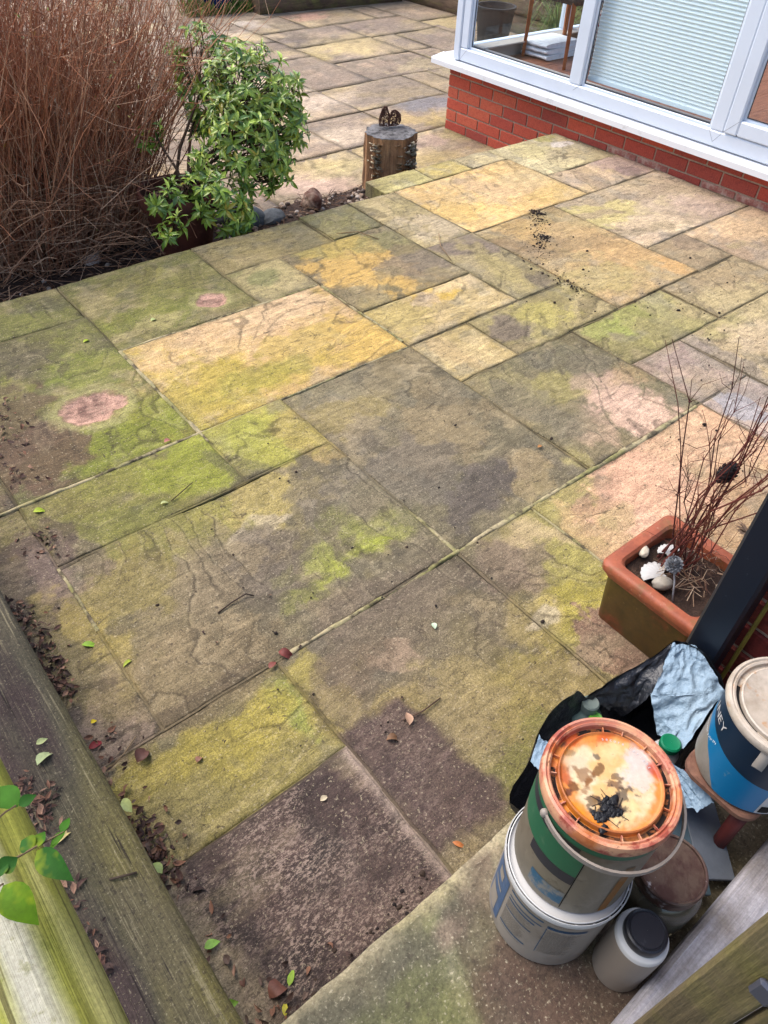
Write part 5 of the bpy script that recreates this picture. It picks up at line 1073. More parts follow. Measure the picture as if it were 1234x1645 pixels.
def LS_(px, py, rx, ry, ang, col, st=.9, soft=.4, warp=.6, fr=45): p = (at(px, py, ZL) - T2) / S2; return (p[0], p[1], rx, ry, R(ang), C(*col), st, soft, warp, fr)
n1 = sst(.4, .62, fbm(X * 40 + 3, Y * 40, 5))[:, None]
cl = np.array(C(238, 212, 168)) * (1 - n1) + np.array(C(234, 188, 122)) * n1
wr = rd + (fbm(X * 45 + 8, Y * 45, 5) - .5) * .030
o1 = sst(.056, .067, wr)[:, None]; cl = cl * (1 - o1 * .85) + np.array(C(232, 132, 34)) * o1 * .85
def lst_apply(cl, lst):
    for (cx, cy, rx, ry, an, c2, st, soft, warp, fr) in lst:
        dx, dy = X - cx, Y - cy; ca, sa = math.cos(an), math.sin(an); u = (dx * ca + dy * sa) / rx; v = (-dx * sa + dy * ca) / ry
        dd = np.sqrt(u * u + v * v) + (fbm(X * fr + cx * 310, Y * fr + cy * 170, 5) - .5) * 2.6 * warp + (fbm(X * 230, Y * 230, 2) - .5) * .7
        m = (st * (1 - sst(1 - soft, 1 + soft, dd)))[:, None]; cl = cl * (1 - m) + np.array(c2) * m
    return cl
cl = lst_apply(cl, [LS_(1022, 1228, .030, .020, 40, (222, 206, 196)), LS_(1030, 1255, .018, .016, 0, (226, 208, 190)), LS_(930, 1225, .02, .016, 0, (214, 196, 164), .6), LS_(1000, 1310, .024, .014, 0, (242, 210, 150)), LS_(985, 1210, .02, .014, 0, (244, 208, 150), .7),
  LS_(925, 1180, .022, .010, 0, (206, 86, 22)), LS_(975, 1178, .020, .008, 0, (214, 96, 24)), LS_(900, 1240, .010, .022, 0, (190, 84, 34), .8), LS_(915, 1300, .012, .024, 20, (240, 146, 30), .95), LS_(945, 1325, .020, .010, -30, (236, 140, 36), .9), LS_(1062, 1245, .008, .022, 0, (196, 70, 40), .85), LS_(1050, 1330, .02, .01, 0, (206, 160, 110), .6),
  LS_(925, 1262, .010, .009, 0, (122, 72, 28), .9, .3, 1.2, 90), LS_(945, 1256, .014, .006, 0, (150, 92, 30), .85, .3, 1.2, 90), LS_(912, 1275, .007, .008, 0, (96, 44, 26), .9, .3, 1.2, 90), LS_(958, 1243, .012, .004, 10, (120, 76, 34), .85, .3, 1.2, 90), LS_(985, 1262, .012, .006, -30, (110, 72, 50), .8, .3, 1.3, 100), LS_(990, 1248, .006, .010, 0, (90, 62, 48), .7, .3, 1.3, 100), LS_(918, 1208, .008, .006, 0, (150, 120, 80), .7, .3, 1.2, 90), LS_(960, 1216, .004, .004, 0, (90, 80, 70), .8, .3, 1.0, 90),
  LS_(975, 1300, .020, .014, 0, (52, 42, 38), .95, .3, 1.4, 110), LS_(1000, 1282, .014, .010, 0, (76, 58, 46), .8, .3, 1.4, 110), LS_(950, 1290, .012, .008, 0, (104, 72, 40), .8, .3, 1.4, 110), LS_(935, 1250, .012, .014, 0, (140, 86, 36), .7, .4, 1.4, 100)])
gv = (sst(.0775, .0785, rd) * (1 - sst(.0842, .085, rd)))[:, None] * sst(.40, .55, fbm(X * 30 + 2, Y * 30 + 7, 4))[:, None]; cl = cl * (1 - gv * .9) + np.array(C(50, 30, 22)) * gv * .9
rm_ = (sst(.072, .0735, rd) * (1 - sst(.0758, .077, rd)))[:, None]; cl = cl * (1 - rm_ * .6) + np.array(C(186, 108, 66)) * rm_ * .6
q.c = [tuple(v) for v in cl]
M_LIDP = mat('rust_stained_lid', attr=True, rough=.45, over=[(160, C(90, 60, 44), .66, .71, 4, .7)], val=[(120, .12)], bump=[(70, .4, .0015)], spec=.4)
lidm = q.build('lid', M_LIDP, t2, 'auto')
for k in range(16):
    if k in (3, 4, 9): continue
    a = 2 * math.pi * k / 16 + .05 + rs.uniform(-.09, .09); q = MB(); q.box((.0772, -.0007, .2013), (.0858, .0007, .2062)); q.rot(Matrix.Rotation(a, 3, 'Z')); q.build('lid_rib', M_LIDRIM, lidm)
for k, (a0, a1) in enumerate(((1.1, 2.6), (-.35, .5), (-1.2, -.6), (3.5, 4.2))):
    q = MB(); q.lathe([(.0785, .2020), (.0848, .2022)], 20, a0=AV + math.pi / 2 * 0 + a0, a1=AV + a1); q.build('grime', mat('black_grime', C(34, 26, 22), .9, over=[(90, C(150, 90, 50), .52, .6, 4, .9)]), lidm)
# dried black paint
q = MB(); pb0 = (at(974, 1300, ZL) - T2) / S2
for k in range(26):
    a = rs.uniform(0, 6.3); r_ = abs(rs.normal(0, .010)); q.blob((pb0[0] + r_ * math.cos(a) * 1.3, pb0[1] + r_ * math.sin(a), .2075), (rs.uniform(.003, .009), rs.uniform(.002, .006), rs.uniform(.0005, .0014)), k, .6, 2, 2.5)
for k in range(22):
    a = rs.uniform(0, 6.3); l_ = rs.uniform(.010, .030); ox, oy = rs.normal(0, .008, 2); q.tube([(pb0[0] + ox, pb0[1] + oy, .2074), (pb0[0] + ox + math.cos(a) * l_ * .5, pb0[1] + oy + math.sin(a) * l_ * .5, .2076 + rs.uniform(0, .001)), (pb0[0] + ox + math.cos(a + .7) * l_, pb0[1] + oy + math.sin(a + .7) * l_, .2074)], [.0009, .0006, .0004], 4, False)
q.build('dried_paint', mat('black_paint', C(30, 30, 33), .45), lidm, True)
# moulded letters along the far side of the lid
txt = 'secure upright'; L2 = []
for i, ch_ in enumerate(txt):
    if ch_ == ' ': continue
    V, F = text_mesh(ch_, .0072); a = AV + math.pi + .62 - .094 * i; q = MB()
    m_ = Matrix.Rotation(a - math.pi / 2, 3, 'Z'); q.add([tuple(m_ @ Vector((v[0], v[1] + .0625, 0)) + Vector((0, 0, .2073))) for v in V], F); o = q.build('letter', M_RIMW, lidm)
# handle
M_HAND = mat('grey_plastic_handle', C(170, 158, 146), .45, over=[(20, C(130, 118, 106), .5, .7, 4, .6)], spec=.4)
q = MB(); P = []
for i in range(33):
    t = i / 32; a = AV - .58 + t * math.pi * 1.02; r_ = .1015 + .012 * math.sin(math.pi * t) + .006 * t; P.append((r_ * math.cos(a), r_ * math.sin(a), .182 - .004 * math.sin(math.pi * t)))
rows = []
for i, p in enumerate(P):
    a = math.atan2(p[1], p[0]); er = np.array((math.cos(a), math.sin(a), 0)); rows.append([np.array(p) + er * u_ * .0018 + np.array((0, 0, v_ * .0042)) for u_, v_ in ((-1, -1), (1, -1), (1, 1), (-1, 1), (-1, -1))])
q.grid(rows); q.build('handle', M_HAND, t2)
for i in (0, 32):
    q = MB(); q.blob(P[i], (.0065, .0065, .0065), 2, .05, 2); q.build('handle_pivot', M_HAND, t2, True)

# white jar bottle with black screw cap
BT = np.array((.582, -.006, LZ))
bt = thing('plastic_bottle', BT, 'squat off-white plastic bottle with a black screw cap beside the tubs', 'bottle')
M_BOT = mat('offwhite_plastic', C(164, 150, 136), .5, over=[(6, C(150, 138, 124), .45, .7, 4, .6)], spec=.35)
q = MB(); q.lathe([(0, .003), (.036, .003), (.041, .004), (.0425, .012), (.0425, .150), (.0420, .158)], 48); q.build('body', M_BOT, bt, 'auto')
q = MB(); q.lathe([(.0420, .158), (.0410, .165), (.0385, .1685), (.031, .169), (.031, .172)], 48); q.build('shoulder', M_RIMW, bt, True)
M_CAP = mat('black_cap', C(40, 40, 46), .4, over=[(40, C(80, 80, 86), .64, .7, 3, .6)], spec=.4)
q = MB(); q.lathe([(.0325, .1715), (.0335, .174), (.0335, .186), (.032, .1905), (.029, .192), (.0275, .1905), (.0265, .1905), (.0255, .192), (.0003, .1925)], 48); q.build('cap', M_CAP, bt, 'auto')

# glass jar with rusty metal lid
JT = np.array((.702, .026, LZ))
jr = thing('glass_jar', JT, 'murky glass jar with a rusty dented metal lid behind the bottle', 'jar')
M_JAR = mat('murky_glass', C(110, 104, 88), .12, trans=.45, spec=.5, over=[(10, C(80, 74, 62), .45, .65, 4, .7)])
q = MB(); q.lathe([(0, .003), (.058, .003), (.066, .01), (.068, .03), (.068, .115), (.062, .132), (.054, .140)], 48); q.build('body', M_JAR, jr, True)
M_RLID = mat('rusty_lid', C(112, 90, 76), .38, over=[(18, C(84, 54, 48), .44, .58, 5, .9), (26, C(206, 200, 198), .62, .68, 4, .9)], metal=.35, spec=.5, bump=[(22, .5, .004)])
q = MB(); q.lathe([(.0545, .138), (.0565, .139), (.0575, .142), (.0565, .146), (.0565, .166), (.0585, .169), (.0588, .173), (.0565, .176), (.0535, .1755), (.0520, .172), (.0003, .1705)], 48); q.build('lid', M_RLID, jr, 'auto')

# small stool with the blue tub
STP = np.array((.995, .055, LZ))
stl = thing('stool', STP, 'small brown stool carrying the blue paint tub', 'stool')
M_STOOL = mat('brown_stool_top', C(140, 100, 80), .8, over=[(20, C(112, 76, 62), .45, .65, 5, .7)], val=[(90, .25)])
hx, hy = .133, .073
rows = []
for s_, z in ((.96, .168), (1, .171), (1, .181), (.97, .185)):
    row = []
    for cx, cy, a0 in ((1, 1, 0), (-1, 1, 90), (-1, -1, 180), (1, -1, 270)):
        for k in range(6): a = R(a0 + 90 * k / 5); row.append((s_ * (cx * (hx - .035) + .035 * math.cos(a)), s_ * (cy * (hy - .035) + .035 * math.sin(a)), z))
    row.append(row[0]); rows.append(row)
q = MB(); q.grid(rows); q.add(rows[-1][:24], [tuple(range(24))]); q.add(rows[0][:24], [tuple(range(23, -1, -1))]); q.build('seat', M_STOOL, stl, 'auto')
M_MAROON = mat('maroon_leg', C(92, 36, 32), .6, val=[(30, .2)])
for sx in (-1, 1):
    for sy in (-1, 1): q = MB(); q.tube([(sx * .115, sy * .055, 0), (sx * .10, sy * .05, .168)], [.013, .015], 8); q.build('leg', M_MAROON, stl, True)
T3 = np.array((.952, .050, LZ + .187))
t3 = thing('paint_tub', T3, 'blue paint tub with a navy top band and dirty white lid, on the stool', 'paint tub')
rf3 = lambda z: .090 + .006 * z / .19
M_BLUEB = mat('bright_blue_label', C(20, 130, 186), .35, over=[(8, C(14, 96, 144), .46, .66, 5, .8), (40, C(120, 160, 180), .66, .72, 4, .6)], spec=.4)
M_NAVYL = mat('navy_label', C(26, 48, 70), .4, over=[(60, C(80, 100, 120), .7, .74, 3, .4)], spec=.4)
q = MB(); q.lathe([(0, .003), (.084, .003), (.088, .001), (.090, .005)] + [(rf3(z), z) for z in np.linspace(.01, .185, 12)], 72); q.build('body', M_TUBW, t3, 'auto')
A3 = math.atan2(-T3[1], -T3[0])
def wave_patch(mb, zf0, zf1, a0, a1, ca=60, off=.0006):
    rows = []
    for i in range(7):
        row = []
        for j in range(ca + 1): a = a0 + (a1 - a0) * j / ca; z = lerp(zf0(a - A3), zf1(a - A3), i / 6); r_ = rf3(z) + off; row.append((r_ * math.cos(a), r_ * math.sin(a), z))
        rows.append(row)
    mb.grid(rows)
mid = lambda a: .118 - .03 * math.sin((a + .8) * .9)
low = lambda a: float(np.interp(a, [-2.2, -1.1, -.55, -.2, 3], [.12, .10, .055, .006, .005]))
q = MB(); wave_patch(q, low, mid, A3 - 2.0, A3 + 1.0); q.build('blue_label', M_BLUEB, t3, True)
q = MB(); wave_patch(q, mid, lambda a: .183, A3 - 2.0, A3 + 2.0); q.build('navy_label', M_NAVYL, t3, True)
q = MB(); arc_patch(q, rf3, .008, .07, A3 + .62, A3 + .9, 3, 6, .0012); q.build('white_label', M_RIMW, t3, True)
q = MB(); arc_patch(q, rf3, .012, .035, A3 + .66, A3 + .86, 3, 6, .0018); q.build('black_print', M_SLOT, t3, True)
off_ = A3 - 1.16
for body, sz, z0, da in (('INEY', .026, .138, .165), ('SMOOTH FINISH', .008, .092, .052)):
    for i, ch_ in enumerate(body):
        if ch_ == ' ': continue
        V, F = text_mesh(ch_, sz); q = MB(); a_c = off_ + da * i - (.1 if sz < .01 else 0)
        vs2 = []
        for v in V: zz = z0 + v[1] - (.012 * math.sin(i * .3) if sz < .01 else 0); r_ = rf3(zz) + .0014; a = a_c + v[0] / r_; vs2.append((r_ * math.cos(a), r_ * math.sin(a), zz))
        q.add(vs2, F); q.build('letter', M_RIMW if sz > .01 else M_BLIND, t3)
M_LIDD = mat('dirty_white_lid', C(214, 200, 182), .5, over=[(14, C(186, 168, 146), .45, .62, 5, .8), (22, C(206, 150, 96), .6, .68, 4, .7)], val=[(60, .15)], bump=[(30, .3, .003)])
q = MB(); q.lathe([(.0955, .184), (.099, .186), (.101, .191), (.101, .199), (.099, .203), (.095, .204), (.0925, .201), (.0905, .203), (.087, .2015), (.0865, .194), (.079, .1935), (.0785, .201), (.076, .2025), (.072, .2005), (.0003, .199)], 80); q.build('lid', M_LIDD, t3, 'auto')
for k, (a0, a1) in enumerate(((2.3, 3.4), (.5, .85), (1.0, 1.25))):
    q = MB(); q.lathe([(.0795, .1942), (.0862, .1944)], 16, a0=A3 + a0 - 3.6, a1=A3 + a1 - 3.6); q.build('lid_gap', M_SLOT, t3)
AH = math.atan2(*((at(1214, 1238, LZ + .187 + .15) - T3)[[1, 0]])); q = MB(); P = []
for i in range(25):
    t = i / 24; a = AH; e = np.array((math.cos(a), math.sin(a), 0)); P.append(e * .1035 * math.cos(math.pi * t) + np.array((0, 0, .150 + .082 * math.sin(math.pi * t) ** .9)))
rows = [];  sd_ = np.array((-math.sin(AH), math.cos(AH), 0))
for i, p in enumerate(P):
    t_ = P[min(i + 1, 24)] - P[max(i - 1, 0)]; t_ = t_ / np.linalg.norm(t_); nrm = np.cross(sd_, t_); rows.append([p + sd_ * u_ * .0085 + nrm * v_ * .0018 for u_, v_ in ((-1, -1), (1, -1), (1, 1), (-1, 1), (-1, -1))])
q.grid(rows); q.add([tuple(v) for v in rows[0][:4]], [(0, 1, 2, 3)]); q.add([tuple(v) for v in rows[-1][:4]], [(3, 2, 1, 0)]); q.build('handle', mat('clear_grey_handle', C(176, 168, 158), .3, spec=.5), t3, True)
# offcuts under the stool
for k, (px, py, lx, ly, rz, lb) in enumerate(((1128, 1322, .10, .035, 52, 'grey board offcut leaning under the edge of the stool'), (1098, 1352, .09, .03, 50, 'dark teal board offcut lying behind the glass jar'))):
    p = at(px, py, LZ + .05); q = MB(); q.box((-lx, -ly, -.006), (lx, ly, .006), .001); o = q.build('board_offcut', mat('dull_board', C(*((96, 102, 110), (70, 88, 96))[k]), .6, val=[(20, .2)]), None, False, p); o.rotation_euler = (R(10), R(-8), R(rz)); tag(o, lb, 'board')

# ------------------------------------------------------------------ plastic bag with bottles
bg_ = thing('plastic_bag', (.86, .22, LZ), 'open black and pale blue plastic bag of bottles behind the tubs', 'bag')
BO = np.array((.86, .22, LZ))
M_BAGB = mat('black_polythene', C(34, 35, 40), .28, spec=.55, bump=[(14, .6, .02), (60, .3, .004)])
M_BAGBL = mat('pale_blue_polythene', C(150, 176, 196), .45, spec=.4, over=[(6, C(176, 200, 216), .45, .65, 4, .7)], bump=[(16, .8, .02), (50, .4, .004)])
rim = [at(822, 1288, .17), at(845, 1232, .22), at(868, 1172, .255), at(896, 1135, .275), at(926, 1109, .29), at(945, 1122, .262), at(966, 1104, .28), at(1010, 1078, .30), at(1050, 1052, .32), at(1083, 1032, .335), at(1112, 1034, .34), at(1150, 1075, .325), at(1164, 1112, .30), at(1140, 1160, .285), at(1098, 1205, .26), at(1075, 1240, .24), at(1000, 1300, .2), at(900, 1330, .17)]
rim = [np.array(p) for p in rim]; N_ = len(rim)
def cr(i, t):   # smooth closed curve through the rim points
    p0, p1, p2, p3 = (rim[(i + k - 1) % N_] for k in range(4)); return .5 * ((2 * p1) + (-p0 + p2) * t + (2 * p0 - 5 * p1 + 4 * p2 - p3) * t * t + (-p0 + 3 * p1 - 3 * p2 + p3) * t ** 3)
ring = [cr(i, t) for i in range(N_) for t in np.linspace(0, 1, 5)[:-1]]; cen = np.array((.86, .20, 0)); rows = []
for lev in range(9):
    t = lev / 8; row = []
    for k, p in enumerate(ring):
        b_ = np.array((cen[0] + (p[0] - cen[0]) * .86, min(.272, cen[1] + (p[1] - cen[1]) * .8), LZ + .004)); c_ = b_ * (1 - t) + p * t; bul = math.sin(math.pi * t) * .018
        dv = (c_ - cen); dv[2] = 0; dv = dv / (np.linalg.norm(dv) + 1e-9); nz = (float(fbm(k * .33, lev * .5, 3)) - .5) * .03 * math.sin(math.pi * min(t, .9)) ** .5; c_ = c_ + dv * (bul + nz); c_[2] = max(c_[2], LZ + .003); row.append(c_ - BO)
    row.append(row[0]); rows.append(row)
q = MB(); q.grid(rows); q.add(rows[0][:-1], [tuple(range(len(ring) - 1, -1, -1))]); q.build('black_sack', M_BAGB, bg_, True)
def sheet(name, c4, mt, n=26, amp=.012, seed=0, fr=6):
    a, b, c_, d_ = [np.array(p) for p in c4]; nn = np.cross(b - a, d_ - a); nn = nn / np.linalg.norm(nn); rows = []
    for i in range(n + 1):
        u_ = i / n; row = []
        for j in range(n + 1):
            v_ = j / n; p = (a * (1 - u_) + b * u_) * (1 - v_) + (d_ * (1 - u_) + c_ * u_) * v_
            f = (abs(float(fbm(u_ * fr + seed, v_ * fr * .6 + seed, 4)) - .5) * 2 + .6 * (float(fbm(u_ * 3 + seed + 7, v_ * 3, 3)) - .5)) * amp
            e = (float(fbm(u_ * 5 + seed, v_ * 5 + 30, 3)) - .5) * .012
            row.append(p + nn * f + np.array((e, e * .5, 0)) - BO)
        rows.append(row)
    q = MB(); q.grid(rows); q.grid([[p - nn * .0012 for p in r_[::-1]] for r_ in rows]); return q.build(name, mt, bg_, True)
sheet('blue_flap', (at(1082, 1034, .338), at(1120, 1036, .338), at(1166, 1112, .31), at(1046, 1118, .285)), M_BAGBL, 30, .014, 1)
sheet('blue_flap', (at(1046, 1116, .285), at(1166, 1110, .312), at(1098, 1204, .262), at(1056, 1180, .225)), M_BAGBL, 26, .014, 5)
sheet('blue_flap', (at(1058, 1205, .275), at(1076, 1222, .278), at(1147, 1288, .262), at(1120, 1304, .245)), M_BAGBL, 22, .005, 9)
sheet('blue_flap', (at(1040, 1190, .26), at(1062, 1208, .274), at(1122, 1303, .245), at(1050, 1290, .225)), M_BAGBL, 22, .008, 13)
sheet('black_fold', (at(944, 1122, .262), at(1080, 1036, .334), at(1047, 1118, .283), at(1000, 1150, .20)), M_BAGB, 24, .012, 3)
sheet('blue_hem', (at(866, 1182, .258), at(880, 1192, .25), at(866, 1240, .235), at(852, 1225, .232)), M_BAGBL, 8, .003, 17)
def small_bottle(px, py, z, r_, h_, cr_, ch_, body, capc, label, tilt=(0, 0)):
    p = at(px, py, z); b_ = thing('bottle', (p[0], p[1], z - h_ - ch_), label, 'bottle'); b_.rotation_euler = (tilt[0], tilt[1], 0)
    q = MB(); q.lathe([(0, 0), (r_ * .9, 0), (r_, .006), (r_, h_ * .62), (r_ * .85, h_ * .78), (cr_ * .9, h_ * .9), (cr_ * .88, h_)], 30); q.build('body', body, b_, True)
    q = MB(); q.lathe([(cr_ * .9, h_ - .004), (cr_, h_ - .002), (cr_, h_ + ch_ - .003), (cr_ * .85, h_ + ch_), (cr_ * .7, h_ + ch_ - .001), (.0003, h_ + ch_ - .001)], 30); q.build('cap', capc, b_, 'auto')
M_GB = mat('grey_green_plastic', C(120, 138, 128), .35, spec=.4); M_GC = mat('grey_cap', C(112, 124, 116), .45); M_GR = mat('green_cap', C(16, 128, 86), .4); M_LIME = mat('lime_cap', C(110, 190, 60), .4)
small_bottle(950, 1128, .255, .036, .10, .018, .02, M_GB, M_GC, 'grey green bottle standing in the mouth of the plastic bag')
small_bottle(1079, 1192, .265, .03, .10, .020, .014, M_RIMW, M_GR, 'white bottle with a round dark green cap in the plastic bag')
small_bottle(958, 1152, .235, .026, .08, .014, .014, M_GB, M_LIME, 'bottle with a lime green cap peeping over the rusty lid')

# ------------------------------------------------------------------ timbers near the camera
M_NEARS = mat('mossy_sleeper', attr=True, rough=.9, over=[(2.2, C(50, 40, 36), .60, .645, 3, .9, (30, .8, 30)), (2.6, C(172, 158, 124), .57, .66, 6, .5, (60, 1.6, 60)), (90, C(66, 54, 46), .56, .64, 4, .55), (240, C(190, 176, 140), .62, .68, 2, .45)], val=[(4, .3, (70, 1.6, 70)), (170, .4)], bump=[(4, .9, .004, (60, 1.4, 60)), (170, .5, .002)])
def beam(name, x0, x1, y0, y1, z0, z1, mt, label, cat, seed, bev=.02, ny=70, nxs=24):
    rows = []
    for i in range(ny + 1):
        y = lerp(y0, y1, i / ny); row = []; prof = []
        # rounded-rectangle section with worn arrises
        for cx, cy, a0 in ((x1, z1, 0), (x0, z1, 90), (x0, z0, 180), (x1, z0, 270)):
            sx = -1 if cx == x1 else 1; sz = -1 if cy == z1 else 1
            for k in range(6): a = R(a0 + 90 * k / 5); prof.append((cx + sx * bev + bev * math.cos(a), cy + sz * bev + bev * math.sin(a)))
            if a0 == 0:
                for k in range(1, nxs): prof.append((lerp(x1 - bev, x0 + bev, k / nxs), z1))
        for (x, z) in prof:
            gr_ = (float(fbm(x * 45 + seed, y * 2.0 + seed, 3)) - .5) * .007 + (float(fbm(x * 8 + seed, y * 4, 3)) - .5) * .008
            row.append((x + gr_ * .6, y, z + gr_))
        row.append(row[0]); rows.append(row)
    q = MB(); q.cc = C(100, 84, 64); q.grid(rows); P_ = np.array(q.v); xn = (P_[:, 0] - x0) / (x1 - x0) + (fbm(P_[:, 0] * 9, P_[:, 1] * 3 + seed, 4) - .5) * .9
    m1 = sst(.45, .75, xn)[:, None]; m2 = (sst(.62, .95, xn) * sst(1.3, .5, P_[:, 1]))[:, None]; m3 = sst(.5, .62, fbm(P_[:, 0] * 6, P_[:, 1] * 2.5, 4))[:, None] * .5
    cc_ = np.array(C(84, 68, 62)) * (1 - m1) + np.array(C(92, 85, 68)) * m1; cc_ = cc_ * (1 - m2) + np.array(C(126, 115, 68)) * m2; cc_ = cc_ * (1 - m3) + np.array(C(100, 90, 80)) * m3; q.c = [tuple(v) for v in cc_]
    n_ = len(rows[0]) - 1; q.add(rows[0][:n_], [tuple(range(n_ - 1, -1, -1))]); q.add(rows[-1][:n_], [tuple(range(n_))])
    return tag(q.build(name, mt, None, True), label, cat)
beam('timber_sleeper', -.215, .036, .16, 2.2, -.02, .19, M_NEARS, 'old mossy timber sleeper edging the patio at the near left', 'sleeper', 3, .022, 120)
M_RAIL = mat('pale_green_rail', attr=True, rough=.85, over=[(2.4, C(104, 96, 50), .61, .65, 3, .8, (50, .8, 50)), (70, C(124, 126, 44), .58, .68, 4, .5)], val=[(4, .2, (80, 1.2, 80)), (200, .25)], bump=[(4, .8, .003, (70, 1.2, 70))])
rows = []
for i in range(61):
    y = lerp(-.15, 1.4, i / 60); row = []; rc = .073 + .006 * (float(fbm(y * 2, 5, 2)) - .5); cx = -.141 + .004 * math.sin(y * 5)
    for k in range(49):
        a = 2 * math.pi * (k % 48) / 48; g_ = -.007 * math.exp(-((a - R(48)) / .06) ** 2) - .004 * math.exp(-((a - R(84)) / .03) ** 2)
        r_ = rc + g_ + (float(fbm(math.cos(a) * 3 + 9, math.sin(a) * 3 + y * 1.2, 3)) - .5) * .006; row.append((cx + r_ * math.cos(a), y, .68 + r_ * math.sin(a)))
    rows.append(row)
rl = thing('fence_rail', (-.134, .6, 0), 'pale green weathered round fence rail at the bottom left corner', 'rail')
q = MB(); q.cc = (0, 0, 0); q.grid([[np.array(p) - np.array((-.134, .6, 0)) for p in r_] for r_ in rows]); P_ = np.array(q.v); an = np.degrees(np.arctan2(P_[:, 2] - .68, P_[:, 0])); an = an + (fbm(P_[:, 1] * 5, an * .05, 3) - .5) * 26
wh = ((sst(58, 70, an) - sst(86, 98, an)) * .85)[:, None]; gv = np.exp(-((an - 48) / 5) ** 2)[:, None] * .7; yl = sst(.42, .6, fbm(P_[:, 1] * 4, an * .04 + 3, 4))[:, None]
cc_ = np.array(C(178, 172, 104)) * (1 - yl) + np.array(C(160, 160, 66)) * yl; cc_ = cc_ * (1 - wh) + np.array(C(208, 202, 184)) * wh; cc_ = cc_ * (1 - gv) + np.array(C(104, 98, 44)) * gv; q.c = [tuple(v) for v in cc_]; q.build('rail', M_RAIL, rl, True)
for y in (-.1, 1.32): q = MB(); q.cc = C(160, 156, 90); q.box((-.045, y - .64, -.05), (.045, y - .56, .64), .008); q.build('post', M_RAIL, rl)
# leafy twig over the rail
tw2 = thing('leafy_twig', at(-40, 1430, .78), 'green leafy twig hanging over the pale fence rail', 'twig'); TO = at(-40, 1430, .78)
q = MB(); P = [at(-40, 1430, .78), at(20, 1382, .79), at(55, 1362, .79), at(100, 1338, .785), at(113, 1328, .78)]; q.tube([p - TO for p in P], [.0016, .0014, .0012, .001, .0006], 5); q.tube([at(-30, 1440, .785) - TO, at(5, 1420, .8) - TO], .0012, 4); q.tube([at(-20, 1330, .8) - TO, at(8, 1305, .8) - TO, at(26, 1294, .8) - TO], .0012, 4); q.build('stem', mat('twig_bark', C(120, 100, 70), .8), tw2)
GL = [(60, 108, 24), (76, 122, 28), (46, 92, 30), (88, 122, 20)]
for (px, py, qx, qy, w_, c_, z) in ((28, 1296, -6, 1262, .024, 0, .80), (30, 1294, 44, 1286, .012, 2, .8), (55, 1362, 34, 1350, .018, 2, .79), (56, 1362, 66, 1342, .014, 0, .79), (58, 1366, 113, 1416, .024, 2, .79), (4, 1422, 56, 1482, .030, 3, .80), (0, 1400, 20, 1384, .018, 2, .8), (100, 1338, 88, 1354, .009, 1, .785), (104, 1336, 100, 1340, .008, 1, .785), (100, 1338, 102, 1332, .010, 0, .785), (-6, 1412, 2, 1378, .02, 2, .8)):
    a_, b_ = at(px, py, z), at(qx, qy, z); dv = b_ - a_; l_ = np.linalg.norm(dv); q = MB(); q.cc = C(*GL[c_])
    leafm(q, a_ - TO, max(l_, .018), w_, math.atan2(dv[1], dv[0]), tilt=rs.uniform(-.1, .2), roll=rs.uniform(-.3, .3), curl=.35, fold=.25, nseg=7); q.build('leaf', M_TLEAF, tw2, True)
# weathered white timber and gate boards at the lower right
M_WHITE = wood('weathered_white_board', C(206, 202, 208), C(164, 158, 156), C(120, 104, 82), st=(1, 15, 15), v=.25)
q = MB(); rows = []
for i in range(61):
    x = lerp(.435, 1.12, i / 60); row = []
    for (y, z) in ((-.056, .10), (-.052, .17), (-.055, .192), (-.064, .200), (-.09, .201), (-.13, .200), (-.18, .201), (-.24, .200), (-.245, .10)):
        n_ = (float(fbm(x * 2 + 5, y * 60, 3)) - .5) * .006; row.append((x, y + n_ * .5, z + n_ if z > .15 else z))
    row.append(row[0]); rows.append(row)
q.grid(rows); q.add(rows[0][:9], [tuple(range(8, -1, -1))]); q.add(rows[-1][:9], [tuple(range(9))]); tag(q.build('weathered_board', M_WHITE, None, 'auto'), 'weathered whitish timber board running along the lower right', 'board')
M_GATE = wood('mossy_gate_board', C(128, 112, 82), C(104, 90, 62), C(124, 116, 60), st=(13, 13, 1.2), v=.3)
gt = thing('gate', (.39, -.2, .1), 'green brown vertical gate boards in the bottom right corner', 'gate')
for k, (y0, y1) in enumerate(((-.1075, -.0590), (-.163, -.1115), (-.219, -.167))):
    q = MB(); q.box((0, y0 + .2, .02), (.020, y1 + .2, 1.05), .003); q.build('board', M_GATE, gt)
for z in (.16, .72): q = MB(); q.box((.0205, -.015, z), (.040, .135, z + .07), .004); q.build('ledge_rail', M_GATE, gt)
p = atx(1232, 1588, .388); q = MB(); q.box((-.008, p[1] + .2 - .011, p[2] - .1 - .02), (-.0005, p[1] + .2 + .009, p[2] - .1 + .012), .003); q.build('latch', mat('grey_latch', C(92, 94, 106), .4, metal=.3), gt)

